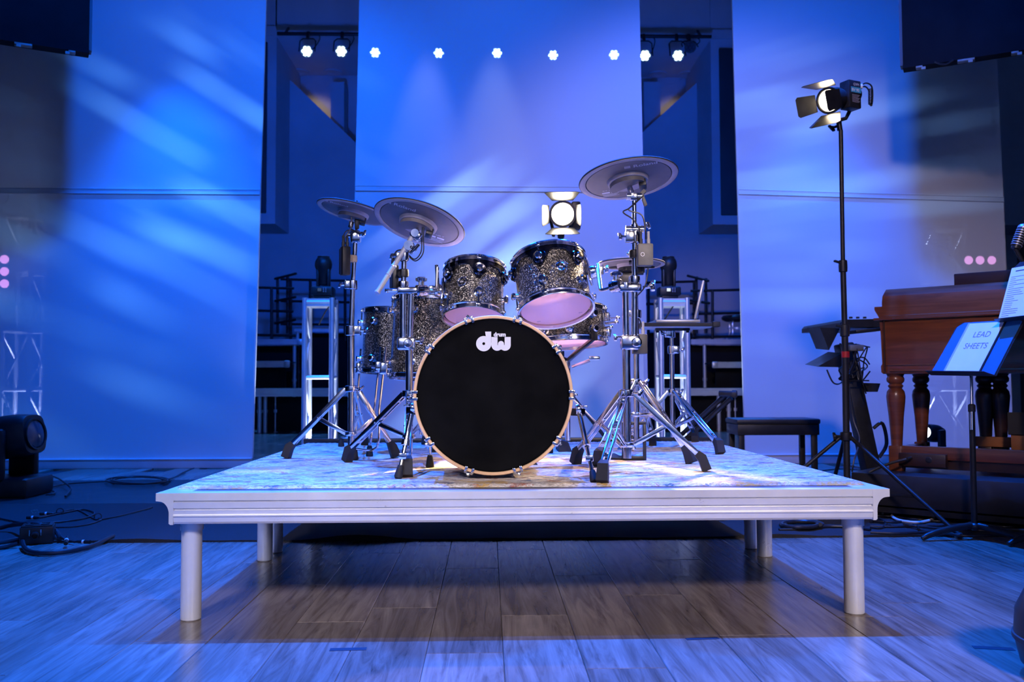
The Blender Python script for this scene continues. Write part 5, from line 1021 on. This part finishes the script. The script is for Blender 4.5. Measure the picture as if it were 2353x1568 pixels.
# ---- keyboard stand between lamp stand and organ
YS = 2.95; k0 = G(2012, 1092); bK2 = P(2000, 1040, YS); ks = thing('keyboard_stand', 'black slanted keyboard column stand with cable-strewn arms left of the organ', 'stand', (P(2002, 1060, YS).x, YS, 0))
c0, c1 = V((P(2012, 1000, YS).x, YS, .03)), P(1938, 790, YS)
m_ = MB(); m_.bar(c0, c1, .10, .12, (0, 1, 0), .012); co = m_.build('column', 'black_metal', ks)
m_ = MB(); m_.tube(crom([c0.lerp(c1, .42)+V((.06, -.03, .03)), c0.lerp(c1, .42)+V((.12, -.03, .06)), c0.lerp(c1, .3)+V((.12, -.03, .05)), c0.lerp(c1, .26)+V((.06, -.03, .0))]), .012, 8); m_.build('handle', 'black_metal', co)
for i in (-1, 1): m_ = MB(); m_.bar(c0+V((0, 0, .0)), c0+V((i*.35, -.15, -.01)), .05, .03, (0, 0, 1), .006); m_.build('foot', 'black_metal', ks)
for (pa, pb, pc2) in (((1884, 753), (1930, 755), (1905, 805)), ((1878, 843), (1935, 812), (1950, 845))):
    m_ = MB(); q = [P(*pa, YS-.1), P(*pb, YS-.1), P(*pc2, YS-.1)]; c_ = sum(q, V((0, 0, 0)))/3; vs = q+[v+V((.03, .32, .02)) for v in q]; m_.add(vs, [(0, 1, 2), (5, 4, 3), (0, 3, 4, 1), (1, 4, 5, 2), (2, 5, 3, 0)]); m_.build('arm', 'black_metal', ks)
m_ = MB(); m_.prism([(0, 0), (.11, -.005), (.09, -.06), (.03, -.06)], P(1985, 880, YS-.1), (1, 0, 0), (0, 0, 1), -.3); m_.build('cable_hook', 'black_metal', ks)
m_ = MB(); m_.bar(P(1950, 765, YS), P(2025, 757, YS), .25, .022, (0, 0, 1), .004); m_.build('upper_arm', 'black_metal', ks)
kt = P(1978, 738, YS); ky = thing('keyboard', 'slim black stage keyboard on the column stand beside the organ', 'keyboard', kt+V((.1, .1, -.04)))
m_ = MB(); m_.prism([(0, 0), (.30, .0), (.30, .055), (.02, .05), (0, .03)], P(1932, 752, YS-.05), (1, 0, 0), (0, 0, 1), -.75); kc = m_.build('case', 'black_plastic', ky)
for i in range(3): m_ = MB(); m_.lathe([(.012, 0), (.011, .012), (0, .013)], 12, P(1955+i*16, 733, YS+.1)+V((0, 0, .002))); m_.build('knob', 'black_rubber', kc)
rnd = random.Random(3)
for i in range(7):
    a = P(1935+rnd.random()*40, 800+rnd.random()*25, YS-.15); pts = [a]
    for j in range(4): pts.append(P(1925+rnd.random()*75, 790+rnd.random()*95, YS-.2+.1*rnd.random()))
    m_ = MB(); m_.tube(crom(pts, 6), .0045, 6); m_.build('cable_loop', 'cable', ks)
m_ = MB(); m_.tube(crom([P(1950, 880, YS-.2), P(1960, 960, YS-.2), P(1975, 1010, YS-.25), P(1962, 1060, YS-.3), P(1958, 1085, YS-.3)]), .005, 6); m_.build('cable_drop', 'cable', ks)
m_ = MB(); m_.tube(crom([P(1900, 850, YS-.2), P(1915, 880, YS-.2), P(1935, 878, YS-.2), P(1960, 840, YS-.2), P(1968, 800, YS-.2), P(1980, 870, YS-.22), P(1990, 905, YS-.2)]), .005, 6); m_.build('cable_loop', 'cable', ks)
m_ = MB(); m_.box(P(1966, 800, YS-.18), (.09, .05, .04), None, .005); m_.build('power_box', 'grey_plastic', ks)
# ---- music stands
def music_stand(label, BL, u, vdir, w_, h_, pole_x, base, lip=.06):
    t_ = thing('music_stand', label, 'music stand', base, 'black music stands before the organ')
    u = V(u).normalized(); v_ = V(vdir); v_ = (v_-u*v_.dot(u)).normalized(); n_ = u.cross(v_).normalized()
    if n_.y > 0: n_ = -n_
    Mx = frame(BL, u, v_, u.cross(v_)); sgn = 1 if (u.cross(v_)).dot(n_) > 0 else -1
    r = .035; poly_ = [(0, 0), (w_, 0), (w_, h_-r), (w_-r, h_), (r, h_), (0, h_-r)]
    m_ = MB(Mx); m_.prism(poly_, (0, 0, -sgn*.004), (1, 0, 0), (0, 1, 0), .003*1); m_.build('desk', 'desk_metal', t_)
    m_ = MB(Mx); m_.add([(0, 0, 0), (w_, 0, 0), (w_-.02, -.012, sgn*lip), (.03, -.012, sgn*lip), (0, -.003, -sgn*.003), (w_, -.003, -sgn*.003), (w_-.02, -.015, sgn*lip), (.03, -.015, sgn*lip)], [(0, 1, 2, 3), (7, 6, 5, 4), (3, 2, 6, 7), (0, 3, 7, 4), (1, 5, 6, 2), (0, 4, 5, 1)]); m_.build('lip', 'desk_metal', t_)
    jc = Mx @ V((w_*.5, h_*.22, -sgn*.02)); m_ = MB(); m_.cyl(V((base.x, base.y, .55)), jc, .0085, 12); m_.build('upper_tube', 'chrome', t_)
    m_ = MB(); m_.cyl(base+V((0, 0, .06)), V((base.x, base.y, .5)).lerp(jc, .42), .0145, 14); m_.lathe([(.0145, -.02), (.018, -.016), (.018, .016), (.010, .022)], 14, V((base.x, base.y, .5)).lerp(jc, .42)); m_.build('pole', 'black_metal', t_)
    m_ = MB(); m_.sphere(base+V((0, 0, .065)), .03, 14, (1, 1, .7)); m_.build('base_hub', 'black_metal', t_)
    for i in range(3):
        a = math.radians(188+120*i); d = V((math.cos(a), math.sin(a), 0)); m_ = MB(); m_.tube(crom([base+d*.02+V((0, 0, .07)), base+d*.14+V((0, 0, .055)), base+d*.25+V((0, 0, .03)), base+d*.29+V((0, 0, .012))], 5), [.017]*10+[.015]*3+[.013]*2+[.012], 10); m_.build('base_leg', 'black_metal', t_)
    return t_, Mx, sgn
BL = P(2139, 861, 1.78); bs_ = G(2240, 1240)
ms, Mx, sg = music_stand('front black music stand holding the lead sheets folder', BL, (.22, -.97, -.02), (.52, .11, .85), .46, .33, 0, V((bs_.x, bs_.y, 0)))
def sheet_q(name, label, cat, pts, matn, th=.003, off=.002, group=None):
    m_ = MB(Mx); m_.prism(pts, (0, 0, sg*off), (1, 0, 0), (0, 1, 0), th*(1 if sg > 0 else 1)); return m_
fo = thing('folder', 'open blue folder with a white cover page on the front music stand', 'folder', BL)
m_ = sheet_q('', '', '', [(.0, .002), (.45, .002), (.45, .315), (.42, .325), (.06, .325), (.02, .30)], 'folder', .004*sg, .001); m_.build('cover', 'folder', fo)
pg = [(.105, .004), (.345, .004), (.345, .315), (.105, .315)]
m_ = sheet_q('', '', '', pg, 'paper', .002*sg, .006); pp = m_.build('page', 'paper', fo)
m_ = MB(Mx); m_.text('LEAD', .05, (.235, .225, sg*.0087), (1, 0, 0), (0, 1, 0)); m_.build('lettering', 'grey_ink', pp); m_ = MB(Mx); m_.text('SHEETS', .05, (.232, .155, sg*.0087), (1, 0, 0), (0, 1, 0)); m_.build('lettering', 'grey_ink', pp)
m_ = MB(Mx); m_.prism([(.09, .004), (.105, .004), (.105, .318), (.09, .318)], (0, 0, sg*.006), (1, 0, 0), (0, 1, 0), sg*.001); m_.build('sleeve_edge', 'plastic_sleeve', fo)
m_ = MB(Mx)
m_.prism([(.345, .004), (.356, .004), (.356, .318), (.345, .318)], (0, 0, sg*.006), (1, 0, 0), (0, 1, 0), sg*.004); m_.build('page_stack', 'black_plastic', fo)
BL2 = P(2294, 740, 1.5); b2s = V((BL2.x+.2, 1.35, 0))
ms2, Mx, sg = music_stand('rear black music stand at the right edge with sheets on it', BL2, (.30, -.95, .03), (.36, .11, .93), .46, .33, 0, b2s)
for nm, x0_, x1_, lab in (('sheet_music', .0, .155, 'white printed setlist sheet at the left of the rear music stand'), ('sheet_music', .165, .33, 'handwritten music sheet clipped beside the setlist on the rear music stand')):
    sh = thing('sheet_music', lab, 'paper', Mx @ V((x0_, 0, 0)), 'sheets on the rear music stand')
    m_ = MB(Mx); m_.prism([(x0_, .0), (x1_, .0), (x1_, .30), (x0_, .30)], (0, 0, sg*.003), (1, 0, 0), (0, 1, 0), sg*.001); pp = m_.build('page', 'paper', sh)
    m_ = MB(Mx); rnd = random.Random(int(x1_*100))
    if x0_ < .1:
        for j in range(20):
            L_ = .03+.07*rnd.random(); y = .245-j*.0115; m_.flat([(x0_+.012, y), (x0_+.012+L_, y), (x0_+.012+L_, y+.0022), (x0_+.012, y+.0022)], (0, 0, sg*.0045), (1, 0, 0), (0, 1, 0))
        m_.flat([(x0_+.03, .275), (x1_-.03, .275), (x1_-.03, .281), (x0_+.03, .281)], (0, 0, sg*.0045), (1, 0, 0), (0, 1, 0))
    else:
        for j in range(7):
            y = .26-j*.034; m_.flat([(x0_+.012, y), (x1_-.012, y), (x1_-.012, y+.0012), (x0_+.012, y+.0012)], (0, 0, sg*.0045), (1, 0, 0), (0, 1, 0))
            for i in range(6): x_ = x0_+.02+i*.02+rnd.random()*.008; m_.flat([(x_, y+.004), (x_+.006, y+.004), (x_+.006, y+.012), (x_, y+.010)], (0, 0, sg*.0045), (1, 0, 0), (0, 1, 0))
    m_.build('ink_lines', 'ink', pp)
cl = MB(Mx); cl.box((.16, .20, sg*.008), (.02, .03, .008), None, .002); cl.bar((.158, .10, sg*.006), (.165, .26, sg*.006), .006, .004); tag(cl.build('paper_clip', 'chrome'), 'small metal clip holding the sheets on the rear music stand', 'clip')
# microphone grille at the right edge
c_ = P(2342, 545, 1.55); mc = thing('microphone', 'slanted ribbed microphone poking in at the right edge above the organ', 'microphone', P(2335, 572, 1.55))
d_ = (P(2350, 526, 1.55)-P(2333, 572, 1.55)).normalized(); m_ = MB(); m_.tube([P(2333, 572, 1.55), P(2350, 526, 1.55)], [.022, .026], 14); m_.build('body', 'black_metal', mc)
for i in range(7): m_ = MB(); m_.lathe([(.024, -.002), (.028, -.002), (.028, .002), (.024, .002)], 14, P(2333, 572, 1.55)+d_*(.02+.013*i), d_, True); m_.build('rib', 'laptop_grey', mc)
m_ = MB(); m_.sphere(P(2351, 524, 1.55), .028, 14, (1, 1, .8)); m_.build('cap', 'laptop_grey', mc)
m_ = MB(); m_.tube([P(2333, 572, 1.55), P(2372, 640, 1.55), V((P(2372, 640, 1.55).x, 1.55, .03))], .011, 8); m_.build('stand_tube', 'black_metal', mc); m_ = MB(); q = P(2372, 640, 1.55); m_.lathe([(0, 0), (.14, 0), (.14, .012), (.03, .03), (0, .03)], 24, (q.x, 1.55, 0)); m_.build('stand_base', 'black_metal', mc)
# ---- moving light behind the organ
def floor_head(label, c, aim, s_, lens_m, dark='black_plastic'):
    a = V(aim).normalized(); t_ = thing('moving_light', label, 'stage light', (c.x, c.y, 0), 'moving lights on the floor')
    m_ = MB(Matrix.Translation((c.x, c.y, 0))); m_.box((0, 0, .055*s_), (.36*s_, .30*s_, .10*s_), None, .02*s_); m_.box((0, 0, .012), (.33*s_, .27*s_, .02)); m_.build('base', dark, t_)
    s3 = V((a.y, -a.x, 0)).normalized()
    for i in (-1, 1):
        m_ = MB(); o = V((c.x, c.y, 0))+s3*i*.135*s_; m_.bar(o+V((0, 0, .09*s_)), o+V((0, 0, c.z+.05*s_)), .05*s_, .16*s_, a, .02*s_); m_.build('yoke_arm', dark, t_)
    Mx = axis_frame(c, a, (0, 0, 1)); m_ = MB(Mx)
    secs = [(-.22, .07, .07), (-.20, .095, .085), (-.05, .115, .115), (.06, .115, .115), (.14, .098, .105), (.155, .09, .1)]; vs = []; fs = []; N = 20
    for z, rx, ry in secs:
        for i in range(N):
            an = 2*math.pi*i/N; ca, sa = math.cos(an), math.sin(an); e = .55; vs.append((rx*s_*math.copysign(abs(ca)**e, ca), ry*s_*math.copysign(abs(sa)**e, sa), z*s_))
    for k_ in range(len(secs)-1):
        for i in range(N): fs.append((k_*N+i, k_*N+(i+1) % N, k_*N+N+(i+1) % N, k_*N+N+i))
    fs += [list(range(N))[::-1], [(len(secs)-1)*N+i for i in range(N)]]; m_.add(vs, fs); hd = m_.build('head', dark, t_, 35)
    m_ = MB(Mx); m_.lathe([(.075*s_, .155*s_), (.07*s_, .162*s_), (.03*s_, .172*s_), (0, .175*s_)], 28); m_.build('lens', lens_m, t_)
    m_ = MB(Mx); m_.lathe([(.074*s_, .15*s_), (.084*s_, .15*s_), (.084*s_, .168*s_), (.074*s_, .166*s_)], 28, (0, 0, 0), (0, 0, 1), True); m_.build('lens_ring', dark, hd)
    return t_
YH = 3.85; floor_head('moving light with a lit white lens behind the organ legs', P(2140, 996, YH+.35), (-.72, -.55, .1), .62, 'head_beam')
cH = P(50, 1015, 3.55); floor_head('dark moving light on the floor at the left edge', V((cH.x-.10, cH.y, cH.z+.03)), (.95, -.14, .12), 1.35, 'lens')
# ================================================================== cables and boxes on the floor
def cable(label, pts, r, name='cable', mt='cable', cat='cable', k_=7, group=None):
    lift = lambda x, y: .011 if 1.55 < G(x, y).y < 4.6 else 0
    P3 = [G(x, y, (max(z, r+lift(x, y)) if z else r+lift(x, y))) for (x, y, z) in [(p[0], p[1], p[2] if len(p) > 2 else 0) for p in pts]]
    m_ = MB(); m_.tube(crom(P3, k_), r, 8); return tag(m_.build(name, mt), label, cat, group or 'loose cables on the stage floor')
def coil(label, cx, cy, rx, ry, turns, r, mt='cable', tail=()):
    rn = random.Random(cx); pts = []
    for i in range(turns*14+1):
        a = 2*math.pi*i/14; k_ = 1+.12*math.sin(a*.37+rn.random()*.4)+.05*rn.random(); pts.append((cx+rx*k_*math.cos(a)+4*math.sin(a*.21), cy+ry*k_*math.sin(a), .008+r+.006*(i//14)))
    pts += list(tail); P3 = [G(*p) for p in pts]; m_ = MB(); m_.tube(crom(P3, 2), r, 7); return tag(m_.build('cable_coil', mt), label, 'cable', 'loose cables on the stage floor')
coil('coil of thin black cable on the dark mat at left', 318, 1104, 62, 8, 5, .006, tail=[(400, 1098, .012), (425, 1088, .012)])
cable('black cable running from the left moving light to the cable coil', [(105, 1123, .015), (150, 1113, .015), (200, 1109, .015), (255, 1106, .015)], .006)
cable('black cable arching beside the left moving light', [(108, 1093, .02), (130, 1098, .05), (152, 1112, .05), (163, 1124, .03), (150, 1141, .012)], .007)
cable('short black loop in front of the left moving light', [(70, 1130, .012), (110, 1128, .012), (126, 1131, .012), (120, 1136, .012), (105, 1137, .012)], .006)
def xlr(label, px_, py_, d, z=.014):
    z += .01*(1.55 < G(px_, py_).y < 4.6); p = G(px_, py_, z); d = V(d).normalized(); t_ = thing('cable_plug', label, 'plug', p-V((0, 0, z)), 'cable plugs on the floor')
    m_ = MB(); m_.lathe([(0, 0), (.0095, 0), (.0095, .028), (.0088, .03), (.0088, .045), (.006, .07), (.0045, .075), (0, .075)], 14, p, d); m_.build('body', 'black_metal', t_)
    m_ = MB(); m_.lathe([(.0088, .03), (.0099, .03), (.0099, .04), (.0088, .04)], 14, p, d, True); m_.build('band', 'white_print', t_)
cable('black microphone cable curving past the tied loops at left', [(80, 1192), (140, 1180), (185, 1172), (206, 1174), (217, 1180), (205, 1188), (170, 1196), (110, 1202), (60, 1203), (0, 1192)], .005)
cable('thin black cable lying across the carpet at left', [(103, 1181), (130, 1179), (175, 1172), (217, 1193), (232, 1195), (200, 1206), (150, 1212), (60, 1212)], .004)
cable('cable running from the tied loop toward the platform at left', [(232, 1194), (270, 1187), (330, 1172), (350, 1166)], .004)
xlr('black plug end lying left on the carpet', 62, 1190, (1, -.1, .02)); xlr('small silver-tipped plug beside the black plug on the carpet', 92, 1181, (1, .05, 0))
for x, y, lab in ((138, 1176, 'small cable tie loop standing up on the left carpet'), (225, 1188, 'larger cable tie loop standing up near the platform at left')):
    p = G(x, y, .025); m_ = MB(); m_.lathe([(.017, -.008), (.021, -.008), (.021, .008), (.017, .008)], 20, p, (.5, -.8, .1), True); m_.box(p+V((.012, 0, -.012)), (.02, .012, .012), None, .002); tag(m_.build('cable_tie', 'black_rubber'), lab, 'cable tie', 'cable ties')
cable('thick black cable over the power box at left', [(0, 1214, .03), (30, 1207, .05), (70, 1204, .09), (108, 1210, .08), (128, 1220, .05), (139, 1238, .02)], .011)
cable('thin cable splitting off to a plug in front of the carpet at left', [(110, 1210, .08), (128, 1218, .05), (140, 1234, .03), (155, 1242, .015), (172, 1246, .014)], .006)
xlr('plug pointing at the camera in front of the carpet at left', 151, 1250, (-.35, 1, .35)); xlr('plug with a white band on the wood floor at left', 207, 1246, (-1, .15, .0))
cable('thick black cable sweeping in front of the power box at left', [(52, 1245, .03), (56, 1258, .02), (68, 1268, .014), (100, 1272, .014), (150, 1269, .014), (210, 1255, .014), (260, 1232, .014)], .011)
cable('pair cable entering the frame behind the power box', [(-20, 1249), (10, 1246), (40, 1240)], .012)
cable('lower pair cable entering the frame behind the power box', [(-20, 1261), (10, 1258), (40, 1250)], .010)
pb = G(75, 1252); bx2 = thing('power_box', 'black four-socket power box on the floor at left', 'power box', (pb.x, pb.y+.07, 0)); Mx = Matrix.Translation((pb.x-.0, pb.y+.05, 0)) @ Matrix.Rotation(.35, 4, 'Z')
m_ = MB(Mx); m_.box((0, 0, .045), (.15, .12, .085), None, .006); m_.build('case', 'black_metal', bx2)
m_ = MB(Mx); m_.box((.0, 0, .0905), (.14, .11, .006), None, .002); fp = m_.build('face_plate', 'black_plastic', bx2)
for x in (-.035, .035):
    for y in (-.025, .025): m_ = MB(Mx); m_.lathe([(.012, .0), (.019, 0), (.019, .004), (.012, .003), (0, .001)], 16, (x, y, .0935)); m_.build('socket', 'black_rubber', fp)
for x in (-.03, .02): m_ = MB(Mx); m_.cyl((x, -.066, .045), (x, -.066, .075), .004, 8); m_.build('screw', 'chrome', bx2)
m_ = MB(Mx); m_.lathe([(.012, 0), (.02, 0), (.018, .02), (.012, .022)], 14, (-.005, -.06, .045), (0, -1, 0), True); m_.build('cable_gland', 'black_metal', bx2)
# chalk marks on the carpet at left
tx = MB(); u = (G(66, 1142, .012)-G(88, 1178, .012)).normalized(); w2 = V((0, 0, 1)).cross(u); tx.text('151 376', .06, G(92, 1180, .0125), u, w2, 'LEFT'); tag(tx.build('carpet_writing', 'grey_plastic'), 'small pale characters written on the carpet at left', 'writing')
# right side floor cables
cable('white cable loop on the carpet right of the platform', [(2028, 1180), (2060, 1176), (2100, 1180), (2140, 1187), (2142, 1194), (2110, 1201), (2070, 1197), (2050, 1187), (2060, 1180), (2100, 1176)], .008, mt='white_cable')
rn = random.Random(11)
labs = ['upper', 'second', 'third', 'fourth', 'lowest']
for i, (y0, y1) in enumerate(((1186, 1196), (1196, 1206), (1205, 1212), (1213, 1218), (1224, 1228))):
    pts = [(2000+j*52, y0+(y1-y0)*j/7+rn.uniform(-5, 5)) for j in range(8)]
    cable('%s of the dark cables trailing across the carpet at right' % labs[i], pts, .006+.002*(i == 4))
cable('blue-lit cable loop beside the right front platform leg', [(2000, 1200), (2020, 1192), (2035, 1203), (2025, 1214), (2000, 1212)], .006)
cable('cable pair running right from the white loop', [(2075, 1205), (2100, 1206), (2108, 1210), (2112, 1218)], .006)
coil('coil of dark hose-like cable under the platform at right', 1840, 1206, 42, 7, 3, .011)
cable('dark cable lying between the platform rear legs and the lamp stand', [(1790, 1218), (1850, 1216), (1900, 1210), (1960, 1212), (2000, 1218)], .008)
cable('thin cable on the bare floor before the right panel', [(1890, 1082), (1930, 1078), (1990, 1080), (2030, 1074)], .005)
cable('thin cable on the wood floor by the left panel', [(395, 1100), (410, 1092), (425, 1084), (446, 1076)], .004)
# near rounded object at the right edge
c_ = G(2400, 1560); ob_ = MB(); ob_.lathe([(0, 0), (.17, 0), (.20, .03), (.215, .10), (.21, .17), (.18, .235), (.13, .27), (.06, .285), (0, .288)], 48, (1.52, -.62, 0)); nb = tag(ob_.build('round_case', 'black_plastic'), 'dark rounded out-of-focus case on the floor at the right edge', 'case')
m_ = MB(); m_.lathe([(.214, -.008), (.219, -.006), (.219, .006), (.214, .008)], 48, (1.52, -.62, .10), (0, 0, 1), True); m_.build('seam_band', 'black_rubber', nb)
